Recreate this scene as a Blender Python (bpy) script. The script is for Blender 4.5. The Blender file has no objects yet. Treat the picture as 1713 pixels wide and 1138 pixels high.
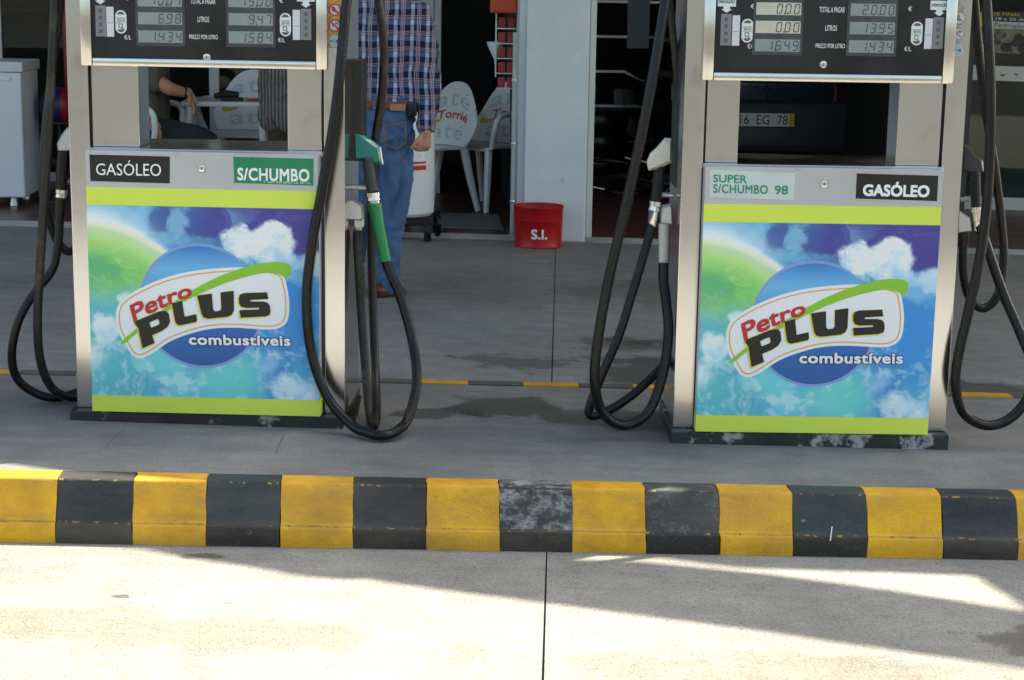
import bpy, bmesh, math, random
import numpy as np
from mathutils import Vector, Matrix, noise
random.seed(7); np.random.seed(7)
sc = bpy.context.scene
COL = sc.collection
# ------------------------------------------------------------------ camera
IW, IH = 1713., 1138.
FPX = 3000.; PITCH = math.atan(582 / FPX); ROLL = .0165; CAMZ = 1.57; TILT = .0204
fwd = Vector((0, math.cos(PITCH), -math.sin(PITCH))); rgt0 = Vector((1, 0, 0)); up0 = rgt0.cross(fwd)
RGT = rgt0 * math.cos(ROLL) + up0 * math.sin(ROLL); UPV = up0 * math.cos(ROLL) - rgt0 * math.sin(ROLL)
cd = bpy.data.cameras.new('Camera'); cam = bpy.data.objects.new('Camera', cd); COL.objects.link(cam)
cd.sensor_width = 36; cd.lens = FPX / IW * 36; cd.clip_end = 1000; cd.clip_start = .05
m = Matrix((RGT, UPV, -fwd)).transposed().to_4x4(); m.translation = Vector((0, 0, CAMZ)); cam.matrix_world = m
sc.camera = cam
# ------------------------------------------------------------------ world, sun, exposure
SUNV = Vector((.85, .52, 1.0)).normalized()
EL = math.asin(SUNV.z); AZ = math.atan2(SUNV.x, SUNV.y)
w = bpy.data.worlds.new('World'); sc.world = w; w.use_nodes = True
nt = w.node_tree; bg = nt.nodes['Background']; sky = nt.nodes.new('ShaderNodeTexSky')
sky.sky_type = 'NISHITA'; sky.sun_disc = False; sky.sun_elevation = EL; sky.sun_rotation = AZ
sky.dust_density = 4.0; sky.air_density = 1.0
nt.links.new(sky.outputs[0], bg.inputs[0]); bg.inputs[1].default_value = .125
sd = bpy.data.lights.new('Sun', 'SUN'); sun = bpy.data.objects.new('Sun', sd); COL.objects.link(sun)
sd.energy = 5.0; sd.angle = math.radians(.45); sd.color = (1, .95, .87)
sun.rotation_euler = SUNV.to_track_quat('Z', 'Y').to_euler(); sun.location = (0, 0, 30)
vs = sc.view_settings; vs.view_transform = 'Standard'; vs.look = 'None'; vs.exposure = 1.68; vs.gamma = 1.0; vs.use_curve_mapping = False
vs.use_white_balance = True; vs.white_balance_temperature = 7300; vs.white_balance_tint = 3
sc.cycles.use_denoising = True
sc.cycles.max_bounces = 10; sc.cycles.diffuse_bounces = 5; sc.cycles.transparent_max_bounces = 16
sc.cycles.caustics_reflective = False; sc.cycles.caustics_refractive = False
# ------------------------------------------------------------------ helpers
def ray(u, v): return fwd + RGT * ((u - IW / 2) / FPX) + UPV * ((IH / 2 - v) / FPX)
def at(u, v, Y):
    d = ray(u, v); return Vector((0, 0, CAMZ)) + d * (Y / d.y)
def gnd(u, v, h=0.):
    d = ray(u, v); t = (CAMZ - h) / (-d.z - TILT * d.x); return Vector((0, 0, CAMZ)) + d * t
def gz(x): return -TILT * x
def px(Y): return Y / FPX / math.cos(PITCH)            # metres per photo pixel near depth Y
def S(r, g, b):
    f = lambda c: c / 12.92 if c <= .04045 else ((c + .055) / 1.055) ** 2.4
    return (f(r / 255), f(g / 255), f(b / 255))

MATS = {}
def mat(name, col, rough=.6, metal=0., var=0., vscale=8., bump=0., bscale=60., spec=.5, dirt=None, dscale=3., dthr=.55, stretch=None, coat=0., rvar=.1):
    if name in MATS: return MATS[name]
    M = bpy.data.materials.new(name); M.use_nodes = True; t = M.node_tree; b = t.nodes['Principled BSDF']
    b.inputs['Roughness'].default_value = rough; b.inputs['Metallic'].default_value = metal
    b.inputs['Specular IOR Level'].default_value = spec
    if coat: b.inputs['Coat Weight'].default_value = coat; b.inputs['Coat Roughness'].default_value = .1
    N, L = t.nodes.new, t.links.new
    tc = N('ShaderNodeTexCoord'); co = tc.outputs['Object']
    if stretch:
        mp = N('ShaderNodeMapping'); mp.inputs['Scale'].default_value = stretch; L(co, mp.inputs[0]); co = mp.outputs[0]
    rgb = N('ShaderNodeRGB'); rgb.outputs[0].default_value = (*col, 1); out = rgb.outputs[0]
    def noise_(scale, det=6., ro=.6):
        n = N('ShaderNodeTexNoise'); n.inputs['Scale'].default_value = scale; n.inputs['Detail'].default_value = det; n.inputs['Roughness'].default_value = ro
        L(co, n.inputs['Vector']); return n.outputs['Fac']
    if var:
        nf = noise_(vscale); mr = N('ShaderNodeMapRange'); mr.inputs[1].default_value = .3; mr.inputs[2].default_value = .7
        mr.inputs[3].default_value = 1 - var; mr.inputs[4].default_value = 1 + var; L(nf, mr.inputs[0])
        mx = N('ShaderNodeVectorMath'); mx.operation = 'SCALE'; L(out, mx.inputs[0]); L(mr.outputs[0], mx.inputs['Scale']); out = mx.outputs[0]
        rr = N('ShaderNodeMapRange'); rr.inputs[1].default_value = .3; rr.inputs[2].default_value = .7
        rr.inputs[3].default_value = max(.03, rough - rvar); rr.inputs[4].default_value = min(1, rough + rvar); L(nf, rr.inputs[0]); L(rr.outputs[0], b.inputs['Roughness'])
    if dirt:
        nf = noise_(dscale, 9., .68); cr = N('ShaderNodeMapRange'); cr.inputs[1].default_value = dthr; cr.inputs[2].default_value = dthr + .06; L(nf, cr.inputs[0])
        mx = N('ShaderNodeMix'); mx.data_type = 'RGBA'; L(cr.outputs[0], mx.inputs[0]); L(out, mx.inputs[6]); mx.inputs[7].default_value = (*dirt, 1); out = mx.outputs[2]
    L(out, b.inputs['Base Color'])
    if bump:
        nf = noise_(bscale, 4.); bp = N('ShaderNodeBump'); bp.inputs['Strength'].default_value = bump; bp.inputs['Distance'].default_value = .004; L(nf, bp.inputs['Height']); L(bp.outputs[0], b.inputs['Normal'])
    MATS[name] = M; return M

def link(o, parent=None, label=None, cat=None, group=None, kind=None):
    if o.name not in COL.objects: COL.objects.link(o)
    if parent: o.parent = parent
    if label: o['label'] = label
    if cat: o['category'] = cat
    if group: o['group'] = group
    if kind: o['kind'] = kind
    return o
def empty(name, loc=(0, 0, 0), rz=0., **k):
    o = bpy.data.objects.new(name, None); o.empty_display_size = .1; o.location = loc; o.rotation_euler = (0, 0, rz); return link(o, **k)
def mesh_obj(name, V, Fc, mt, parent=None, smooth=False, **k):
    me = bpy.data.meshes.new(name); me.from_pydata([tuple(v) for v in V], [], Fc); me.update()
    o = bpy.data.objects.new(name, me)
    for x in (mt if isinstance(mt, (list, tuple)) else [mt]): me.materials.append(x)
    if smooth:
        for p in me.polygons: p.use_smooth = True
    return link(o, parent, **k)

class MB:
    def __init__(s, X=None): s.V = []; s.F = []; s.X = X
    def add(s, V, Fc):
        n = len(s.V); s.V += [(s.X @ Vector(v)) if s.X else Vector(v) for v in V]; s.F += [tuple(n + i for i in f) for f in Fc]; return s
    def box(s, x0, x1, y0, y1, z0, z1, b=0.):
        if b <= 0:
            V = [(x, y, z) for x in (x0, x1) for y in (y0, y1) for z in (z0, z1)]
            return s.add(V, [(0, 1, 3, 2), (4, 6, 7, 5), (0, 4, 5, 1), (2, 3, 7, 6), (0, 2, 6, 4), (1, 5, 7, 3)])
        bm = bmesh.new(); bmesh.ops.create_cube(bm, size=1)
        for v in bm.verts: v.co = Vector(((x0 + x1) / 2 + v.co.x * (x1 - x0), (y0 + y1) / 2 + v.co.y * (y1 - y0), (z0 + z1) / 2 + v.co.z * (z1 - z0)))
        bmesh.ops.bevel(bm, geom=bm.edges[:], offset=b, segments=2, affect='EDGES', profile=.5)
        bm.verts.index_update(); s.add([v.co.copy() for v in bm.verts], [[v.index for v in f.verts] for f in bm.faces]); bm.free(); return s
    def tube(s, pts, r, n=10, cap=True):
        pts = [Vector(p) for p in pts]; rs = r if isinstance(r, (list, tuple)) else [r] * len(pts)
        V = []; Fc = []; side = None
        for i, p in enumerate(pts):
            t = (pts[min(i + 1, len(pts) - 1)] - pts[max(i - 1, 0)]).normalized()
            if side is None: side = t.cross(Vector((0, 1, 0)) if abs(t.y) < .9 else Vector((1, 0, 0))).normalized()
            side = (side - t * side.dot(t)).normalized(); o = t.cross(side)
            for k in range(n):
                a = 2 * math.pi * k / n; V.append(p + side * (rs[i] * math.cos(a)) + o * (rs[i] * math.sin(a)))
        for i in range(len(pts) - 1):
            for k in range(n): Fc.append((i * n + k, i * n + (k + 1) % n, (i + 1) * n + (k + 1) % n, (i + 1) * n + k))
        if cap: Fc.append(tuple(range(n))[::-1]); Fc.append(tuple((len(pts) - 1) * n + k for k in range(n)))
        return s.add(V, Fc)
    def lathe(s, prof, n=20, c=(0, 0, 0), axis='Z', sx=1., sy=1.):
        V = []; Fc = []
        for (r, z) in prof:
            for k in range(n):
                a = 2 * math.pi * k / n; x, y = r * math.cos(a) * sx, r * math.sin(a) * sy
                p = {'Z': (x, y, z), 'Y': (x, z, y), 'X': (z, x, y)}[axis]; V.append((c[0] + p[0], c[1] + p[1], c[2] + p[2]))
        m_ = len(prof)
        for i in range(m_ - 1):
            for k in range(n): Fc.append((i * n + k, i * n + (k + 1) % n, (i + 1) * n + (k + 1) % n, (i + 1) * n + k))
        Fc.append(tuple(range(n))); Fc.append(tuple((m_ - 1) * n + k for k in range(n)))
        return s.add(V, Fc)
    def prism(s, poly, y0, y1, rnd=0.):
        """polygon in (x,z), extruded along y; rnd insets the outer layers"""
        P = [Vector((a, b)) for a, b in poly]; c = sum(P, Vector((0, 0))) / len(P)
        if rnd > 0:
            d = [(p - c) for p in P]; ins = [c + q * max(0, 1 - rnd / max(q.length, 1e-6)) for q in d]
            ys = [(y0, ins), (y0 + rnd * (1 if y1 > y0 else -1), P), (y1 - rnd * (1 if y1 > y0 else -1), P), (y1, ins)]
        else: ys = [(y0, P), (y1, P)]
        n = len(P); V = []; Fc = []
        for y, q in ys: V += [(p.x, y, p.y) for p in q]
        for i in range(len(ys) - 1):
            for k in range(n): Fc.append((i * n + k, i * n + (k + 1) % n, (i + 1) * n + (k + 1) % n, (i + 1) * n + k))
        Fc.append(tuple(range(n))[::-1]); Fc.append(tuple((len(ys) - 1) * n + k for k in range(n)))
        return s.add(V, Fc)
    def build(s, name, mt, parent=None, smooth=False, **k):
        o = mesh_obj(name, s.V, s.F, mt, parent, False, **k); me = o.data
        bm = bmesh.new(); bm.from_mesh(me); bmesh.ops.recalc_face_normals(bm, faces=bm.faces[:])
        if smooth:
            for f in bm.faces: f.smooth = True
            for e in bm.edges:
                if len(e.link_faces) == 2 and e.calc_face_angle(0) > math.radians(38): e.smooth = False
        bm.to_mesh(me); bm.free()
        return o

def catmull(P, n=8):
    P = [Vector(p) for p in P]; out = []; Q = [P[0] * 2 - P[1]] + P + [P[-1] * 2 - P[-2]]
    for i in range(1, len(Q) - 2):
        a, b, c, d = Q[i - 1], Q[i], Q[i + 1], Q[i + 2]
        for k in range(n):
            t = k / n; out.append(.5 * ((2 * b) + (c - a) * t + (2 * a - 5 * b + 4 * c - d) * t * t + (3 * b - a - 3 * c + d) * t ** 3))
    out.append(P[-1]); return out

_TXT = {}
def text2d(s, bold=0., shear=0.):
    key = (s, bold, shear)
    if key in _TXT: return _TXT[key]
    cu = bpy.data.curves.new('t', 'FONT'); cu.body = s; cu.size = 1; cu.offset = bold; cu.shear = shear; cu.fill_mode = 'FRONT'; cu.resolution_u = 3
    if s.islower() or s == 'S/CHUMBO': cu.space_character = 1.06
    o = bpy.data.objects.new('t', cu); COL.objects.link(o); dg = bpy.context.evaluated_depsgraph_get(); dg.update()
    me = bpy.data.meshes.new_from_object(o.evaluated_get(dg)); V = np.array([v.co[:2] for v in me.vertices]); Fc = [tuple(p.vertices) for p in me.polygons]
    bpy.data.objects.remove(o); bpy.data.curves.remove(cu); bpy.data.meshes.remove(me)
    mn, mx = V.min(0), V.max(0); _TXT[key] = ((V - mn) / (mx - mn), Fc, float((mx - mn)[0] / (mx - mn)[1])); return _TXT[key]
def quadmap(BL, BR, TR, TL):
    BL, BR, TR, TL = map(Vector, (BL, BR, TR, TL))
    return lambda x, y: (BL * (1 - x) + BR * x) * (1 - y) + (TL * (1 - x) + TR * x) * y
def text(name, s, fn, mt, parent, bold=0., shear=0.):
    """bold > 0 thickens the strokes with a few close layered copies"""
    V, Fc, asp = text2d(s, 0., shear); n = len(V); W_ = []; F2 = []
    sh = [(0, 0)] if bold <= .012 else [(dx, dy) for dx in (-1, 0, 1) for dy in (-1, 1)]
    bx, by = bold / asp * .75, bold * .75
    for k, (dx, dy) in enumerate(sh):
        for x, y in V: W_.append(fn(bx + x * (1 - 2 * bx) + dx * bx, by + y * (1 - 2 * by) + dy * by) + Vector((0, -.00006 * k, 0)))
        F2 += [tuple(i_ + n * k for i_ in f) for f in Fc]
    return mesh_obj(name, W_, F2, mt, parent)
def fill_poly(loops):
    """triangulate 2-D loops (outer + holes) -> verts, faces"""
    bm = bmesh.new()
    for lp in loops:
        vs_ = [bm.verts.new((a, b, 0)) for a, b in lp]
        for i in range(len(vs_)): bm.edges.new((vs_[i], vs_[(i + 1) % len(vs_)]))
    bmesh.ops.triangle_fill(bm, use_beauty=True, use_dissolve=False, edges=bm.edges[:]); bm.verts.index_update()
    V = [(v.co.x, v.co.y) for v in bm.verts]; Fc = [[v.index for v in f.verts] for f in bm.faces]; bm.free(); return V, Fc
def homography(src, dst):
    A = []; B = []
    for (x, y), (X, Y) in zip(src, dst):
        A += [[x, y, 1, 0, 0, 0, -X * x, -X * y], [0, 0, 0, x, y, 1, -Y * x, -Y * y]]; B += [X, Y]
    h = np.linalg.solve(np.array(A, float), np.array(B, float)); Hm = np.append(h, 1).reshape(3, 3)
    def f(x, y):
        p = Hm @ np.array([x, y, 1.]); return p[0] / p[2], p[1] / p[2]
    return f
# ------------------------------------------------------------------ materials
def concrete(name, col, stains=(), spk=.35, fine=420., big=1.1, bump=.5, tint=None, pits=1.):
    M = bpy.data.materials.new(name); M.use_nodes = True; t = M.node_tree; b = t.nodes['Principled BSDF']; N, L = t.nodes.new, t.links.new
    tc = N('ShaderNodeTexCoord'); co = tc.outputs['Object']
    def nz(scale, det=8., ro=.62, vec=co):
        n = N('ShaderNodeTexNoise'); n.inputs['Scale'].default_value = scale; n.inputs['Detail'].default_value = det; n.inputs['Roughness'].default_value = ro; L(vec, n.inputs['Vector']); return n.outputs['Fac']
    def mr(x, a, b_, c, d):
        q = N('ShaderNodeMapRange'); q.inputs[1].default_value = a; q.inputs[2].default_value = b_; q.inputs[3].default_value = c; q.inputs[4].default_value = d; L(x, q.inputs[0]); return q.outputs[0]
    def mul(a, b_):
        q = N('ShaderNodeMath'); q.operation = 'MULTIPLY'; L(a, q.inputs[0]); L(b_, q.inputs[1]); return q.outputs[0]
    f1 = mr(nz(big), .3, .7, .8, 1.17); f2 = mr(nz(9.), .3, .7, .88, 1.1); f3 = mul(mr(nz(fine, 3., .7), .36, .5, 1 - spk, 1.04), mr(nz(fine * .42, 2., .5), .40, .50, 1 - spk * 1.1, 1.03))
    mpz = N('ShaderNodeMapping'); mpz.inputs['Scale'].default_value = (2., 9., 1); L(co, mpz.inputs[0]); f4 = mr(nz(1.6, 6., .6, mpz.outputs[0]), .3, .7, .88, 1.1)
    k = mul(mul(mul(f1, f2), mul(f3, f4)), mr(nz(fine * .62, 2., .6), .33, .41, pits, 1.))
    rgb = N('ShaderNodeRGB'); rgb.outputs[0].default_value = (*col, 1); out = rgb.outputs[0]
    if tint:
        mx = N('ShaderNodeMix'); mx.data_type = 'RGBA'; L(mr(nz(2.3), .42, .6, 0, 1), mx.inputs[0]); L(out, mx.inputs[6]); mx.inputs[7].default_value = (*tint, 1); out = mx.outputs[2]
    sc_ = N('ShaderNodeVectorMath'); sc_.operation = 'SCALE'; L(out, sc_.inputs[0]); L(k, sc_.inputs['Scale']); out = sc_.outputs[0]
    rough = None
    for (cx, cy, rx, ry, dark, sc2, wet) in stains:          # spilled fuel and oil, each with its own ragged outline
        mp = N('ShaderNodeMapping'); mp.inputs['Location'].default_value = (-cx / rx, -cy / ry, 0); mp.inputs['Scale'].default_value = (1 / rx, 1 / ry, 0); L(co, mp.inputs[0])
        ln = N('ShaderNodeVectorMath'); ln.operation = 'LENGTH'; L(mp.outputs[0], ln.inputs[0])
        ad = N('ShaderNodeMath'); ad.operation = 'ADD'; L(ln.outputs['Value'], ad.inputs[0]); L(mr(nz(sc2, 5., .6), .25, .75, -.75, .75), ad.inputs[1])
        mk = mr(ad.outputs[0], .6, .92, 1, 0)
        mx = N('ShaderNodeMix'); mx.data_type = 'RGBA'; L(mk, mx.inputs[0]); L(out, mx.inputs[6])
        s2 = N('ShaderNodeVectorMath'); s2.operation = 'MULTIPLY'; L(out, s2.inputs[0]); s2.inputs[1].default_value = (dark, dark * .96, dark * .9); L(s2.outputs[0], mx.inputs[7]); out = mx.outputs[2]
        if wet:
            q = mr(mk, 0, 1, .85, .45); rough = q if rough is None else mul(rough, mr(mk, 0, 1, 1, .55))
    L(out, b.inputs['Base Color'])
    if rough is not None: L(rough, b.inputs['Roughness'])
    else: b.inputs['Roughness'].default_value = .85
    b.inputs['Specular IOR Level'].default_value = .3
    bp = N('ShaderNodeBump'); bp.inputs['Strength'].default_value = bump; bp.inputs['Distance'].default_value = .005; L(nz(fine * .5, 4., .7), bp.inputs['Height']); L(bp.outputs[0], b.inputs['Normal'])
    return M

def paint_mat(name, col, chip, thr, scuff=None, rough=.55, var=.2):
    """old kerb paint over concrete: uneven coat, chips showing the undercoat, pits, scuffs"""
    M = bpy.data.materials.new(name); M.use_nodes = True; t = M.node_tree; b = t.nodes['Principled BSDF']; N, L = t.nodes.new, t.links.new
    tc = N('ShaderNodeTexCoord'); co = tc.outputs['Object']
    def nz(scale, det=8., ro=.65, sc3=None):
        v = co
        if sc3: mp = N('ShaderNodeMapping'); mp.inputs['Scale'].default_value = sc3; L(co, mp.inputs[0]); v = mp.outputs[0]
        n = N('ShaderNodeTexNoise'); n.inputs['Scale'].default_value = scale; n.inputs['Detail'].default_value = det; n.inputs['Roughness'].default_value = ro; L(v, n.inputs['Vector']); return n.outputs['Fac']
    def mr(x, a, b_, c, d):
        q = N('ShaderNodeMapRange'); q.inputs[1].default_value = a; q.inputs[2].default_value = b_; q.inputs[3].default_value = c; q.inputs[4].default_value = d; L(x, q.inputs[0]); return q.outputs[0]
    def mix(f, a, bcol):
        mx = N('ShaderNodeMix'); mx.data_type = 'RGBA'; L(f, mx.inputs[0]); L(a, mx.inputs[6]); mx.inputs[7].default_value = (*bcol, 1); return mx.outputs[2]
    rgb = N('ShaderNodeRGB'); rgb.outputs[0].default_value = (*col, 1)
    s1 = N('ShaderNodeVectorMath'); s1.operation = 'SCALE'; L(rgb.outputs[0], s1.inputs[0]); L(mr(nz(7, 7), .3, .7, 1 - var, 1 + var), s1.inputs['Scale']); out = s1.outputs[0]
    out = mix(mr(nz(14., 8., .7, (.35, 1, 1)), .5, .72, 0, .7), out, tuple(c * .5 + .012 for c in col))     # grimy drag marks along the kerb
    out = mix(mr(nz(5., 9., .72, (.5, 1, 1.6)), .42, .72, .0, .34), out, S(122, 112, 94))                       # settled dust
    out = mix(mr(nz(46., 5., .7), thr, thr + .04, 0, 1), out, chip)
    out = mix(mr(nz(150., 3., .7), .66, .7, 0, .8), out, tuple(c * .35 for c in col))
    if scuff: out = mix(mr(nz(24., 10., .8, (.6, 1, 1)), scuff[0], scuff[0] + .16, 0, .85), out, scuff[1])
    L(out, b.inputs['Base Color']); b.inputs['Roughness'].default_value = rough; b.inputs['Specular IOR Level'].default_value = .35
    bp = N('ShaderNodeBump'); bp.inputs['Strength'].default_value = .9; bp.inputs['Distance'].default_value = .004; L(nz(90., 8., .75), bp.inputs['Height']); L(bp.outputs[0], b.inputs['Normal'])
    return M

STEEL = mat('brushed_steel', (.63, .63, .62), .17, 1., var=.02, vscale=2.5, rvar=.03, dirt=(.50, .47, .43), dscale=.9, dthr=.56)
STEEL2 = mat('polished_steel', (.66, .64, .61), .2, 1., var=.05, vscale=3.)
CHROME = mat('chrome', (.75, .74, .72), .16, 1., bump=.1, bscale=120)
ALU = mat('aluminium_plate', (.47, .48, .50), .42, .55, var=.06, vscale=5., dirt=(.36, .36, .37), dscale=9, dthr=.62)
RUBBER = mat('hose_rubber', (.006, .006, .007), .25, var=.4, vscale=14, bump=.2, bscale=200, dirt=(.016, .0155, .015), dscale=10, dthr=.6, spec=.32)
RUBBER_W = mat('worn_hose_rubber', (.016, .014, .012), .34, var=.35, vscale=12, bump=.15, bscale=200, spec=.35, dirt=(.045, .038, .03), dscale=8, dthr=.55)
BLACKP = mat('black_plastic', (.010, .010, .011), .4, var=.3, vscale=10)
PANEL = mat('display_panel', (.010, .011, .013), .28, var=.2, vscale=6, bump=.03, bscale=90)
LIME = mat('lime_vinyl', S(214, 230, 92), .4, spec=.3, var=.05, vscale=4, dirt=S(150, 168, 60), dscale=14, dthr=.66)
PLINTH = mat('plinth_black', (.018, .020, .021), .5, var=.3, vscale=10, dirt=(.30, .31, .31), dscale=7, dthr=.62, bump=.3, bscale=70)
PLINTH_W = mat('plinth_chipped', (.020, .026, .026), .5, var=.3, vscale=10, dirt=(.34, .35, .35), dscale=9, dthr=.555, bump=.3, bscale=70)
LABELB = mat('label_black', (.006, .006, .0065), .35, var=.2); LABELG = mat('label_green', S(12, 130, 88), .35, var=.06); LABELS = mat('label_silver', S(196, 206, 206), .4, .15, var=.05); LABELW = mat('label_white', S(214, 222, 220), .4, var=.05)
WHITE = mat('print_white', (.86, .87, .88), .4); GREENT = mat('print_green', S(28, 140, 100), .4); RED = mat('print_red', S(196, 40, 44), .4)
BLK = mat('print_black', S(16, 15, 14), .4); ORANGE = mat('print_orange', S(238, 170, 80), .4); GRN = mat('print_leaf_green', S(140, 200, 50), .4)
YEL = mat('print_yellow', S(222, 214, 40), .4); NAVY = mat('print_navy', S(30, 40, 90), .4); RIM = mat('print_periwinkle', S(130, 160, 215), .4)
LCD = mat('lcd_glass', S(136, 148, 146), .22, var=.08, vscale=9); LCDP = mat('lcd_pale', S(196, 190, 176), .22, var=.08, vscale=9); LCDB = mat('lcd_bezel', S(62, 70, 72), .25, var=.2, vscale=9); LCDT = mat('lcd_digit', S(52, 58, 58), .4)
GREY1 = mat('keypad_grey', S(122, 124, 126), .5, var=.05); GREY2 = mat('keypad_dark', S(88, 90, 92), .5); CARDW = mat('card_white', S(206, 208, 214), .5)
DARK = mat('dark_metal', (.05, .052, .055), .45, .4, var=.2)
FLOORRED = mat('red_floor_tile', S(92, 58, 52), .35, var=.2, vscale=6, bump=.1)
WPLAST = mat('white_plastic', S(238, 242, 243), .35, var=.04, vscale=5, dirt=S(222, 226, 226), dscale=6, dthr=.6)
WPAINT = mat('white_wall_paint', S(222, 229, 232), .7, var=.06, vscale=3, bump=.5, bscale=40, dirt=S(190, 198, 202), dscale=7, dthr=.63)
WFRAME = mat('white_frame', S(214, 216, 214), .4, var=.05); ALUF = mat('aluminium_frame', (.62, .63, .64), .35, .8, var=.06)
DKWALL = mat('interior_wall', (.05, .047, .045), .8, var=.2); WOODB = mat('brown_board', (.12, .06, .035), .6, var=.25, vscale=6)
# ------------------------------------------------------------------ ground
GC = concrete('forecourt_concrete', (.285, .277, .261), stains=[(.62, 7.4, .34, .75, .42, 3., True), (.04, 7.6, .3, .2, .58, 5., False), (.5, 8.1, .3, .2, .6, 5., False), (1.34, 4.33, .16, .1, .55, 7., False), (-1.0, 4.42, .035, .02, .45, 12., False), (-.72, 4.4, .03, .012, .5, 12., False), (-.86, 4.78, .07, .02, .5, 9., False), (2.1, 7.3, .7, .35, .45, 3., True), (-.9, 4.2, 1.1, .16, .84, 2.2, False), (.8, 4.05, .9, .14, .86, 2.5, False), (-1.6, 9.2, .9, .5, .8, 2., False), (.9, 9.6, .8, .5, .82, 2., False)], spk=.16, fine=300., big=.9, bump=.8, pits=.5)
GB = mat('joint_filler', (.06, .056, .05), .9)
g = mesh_obj('ground', [(-150, -150, gz(-150) - .014), (150, -150, gz(150) - .014), (150, 150, gz(150) - .014), (-150, 150, gz(-150) - .014)], [(0, 1, 2, 3)], concrete('outer_asphalt', (.075, .073, .07), big=.2), kind='structure')
JX = lambda y: .085 + .025 * (y - 3.95)
fill = MB()
fill.add([(x, y, gz(x) - .010) for x, y in ((-12.2, .7), (12.2, .7), (12.2, 12.6), (-12.2, 12.6))], [(0, 1, 2, 3)]); fill.build('joint_filler', GB, g)
rowy = [-8.0, -2.2, 3.1 - .0, 8.95, 12.0]
rowy = [-3.4, .8, 5.2, 12.0]
offs = [-12, -8, -4, 0, 4, 8, 12]
for r in range(1, 3):
    for c in range(6):
        y0, y1 = rowy[r] + .003, rowy[r + 1] - .003; n = 8; V = []; top = []
        for k in range(n + 1):
            y = y0 + (y1 - y0) * k / n
            for side, o_ in ((0, offs[c]), (1, offs[c + 1])):
                x = JX(y) + o_ + (.0022 if side == 0 else -.0022) + (noise.noise(Vector((o_, y * 3, 1 + side))) * .0025)
                V.append((x, y, gz(x)))
        Fc = [(2 * k, 2 * k + 1, 2 * k + 3, 2 * k + 2) for k in range(n)]
        nb = len(V); V += [(a, b, z - .012) for a, b, z in V]
        for k in range(n):
            Fc += [(2 * k, 2 * k + 2, nb + 2 * k + 2, nb + 2 * k), (2 * k + 3, 2 * k + 1, nb + 2 * k + 1, nb + 2 * k + 3)]
        mesh_obj('concrete_slab', V, Fc, GC, g)
# ------------------------------------------------------------------ pump island with painted kerb blocks
KY0 = 4.92; KS = .06; IHT = .175
def I(a, b, h):
    x = a - KS * b; w_ = .6 * math.sin(math.pi * (b - .13) / 1.27) if .13 < b < 1.4 else 0.
    return Vector((x, KY0 + KS * a + b, h + gz(x) * (1 - w_)))
YP = [paint_mat('kerb_yellow', S(220, 164, 30), S(150, 140, 118), .68), paint_mat('kerb_yellow_worn', S(214, 160, 38), S(146, 134, 106), .65)]
KP = [paint_mat('kerb_black', S(40, 44, 48), S(96, 92, 76), .70, var=.25), paint_mat('kerb_slate', S(46, 56, 60), S(90, 96, 92), .69, var=.25), paint_mat('kerb_navy', S(32, 38, 50), S(96, 92, 76), .71, var=.2)]
KBACK = paint_mat('kerb_back_dusty', S(84, 84, 80), S(120, 116, 104), .6, var=.3)
KSC = paint_mat('kerb_black_scuffed', S(48, 52, 54), S(170, 172, 170), .64, scuff=(.46, S(172, 174, 174)), var=.25)
KB = [paint_mat('kerb_foot_black', S(36, 33, 30), S(88, 78, 66), .62, var=.3), paint_mat('kerb_foot_brown', S(66, 60, 52), S(90, 80, 66), .64, var=.3)]
ITOP = concrete('island_screed', (.190, .192, .188), stains=[(-.04, 5.98, .26, .17, .36, 5.5, True), (-.28, 5.86, .24, .08, .45, 7., True), (.42, 5.84, .36, .19, .46, 5., True)], spk=.22, fine=520., big=1.6, bump=.35, tint=(.225, .223, .21))
KEDGE = paint_mat('kerb_edge_worn', S(44, 46, 46), S(160, 130, 60), .57, var=.3); YEDGE = paint_mat('kerb_groove_worn', S(186, 142, 44), S(120, 100, 60), .56, var=.3)
isl = empty('pump_island', (0, 0, 0), kind='structure')
b_ = MB(); A0, A1 = -3.2, 3.4; na, nb_ = 60, 14; V = []
for j in range(nb_ + 1):
    for i in range(na + 1):
        p = I(A0 + (A1 - A0) * i / na, .128 + (1.402 - .128) * j / nb_, IHT - .002); p.z += noise.noise(p * 4) * .0004; V.append(p)
b_.add(V, [(j * (na + 1) + i, j * (na + 1) + i + 1, (j + 1) * (na + 1) + i + 1, (j + 1) * (na + 1) + i) for j in range(nb_) for i in range(na)])
b_.build('island_top', ITOP, isl, smooth=True)
core = MB(); core.add([I(a, b, h) for a in (A0, A1) for b in (.06, 1.44) for h in (-.05, .13)], [(0, 1, 3, 2), (4, 6, 7, 5), (0, 4, 5, 1), (2, 3, 7, 6), (0, 2, 6, 4), (1, 5, 7, 3)]); core.build('island_core', mat('kerb_mortar', (.05, .048, .045), .9), isl)
prof = [(.0, -.03), (.0, .02), (.001, .052), (.005, .058), (.013, .0625), (.018, .072), (.034, .12), (.0475, .160), (.051, .170), (.0545, .1745), (.062, .1768), (.098, .1772), (.129, .1765), (.131, .15)]
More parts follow.
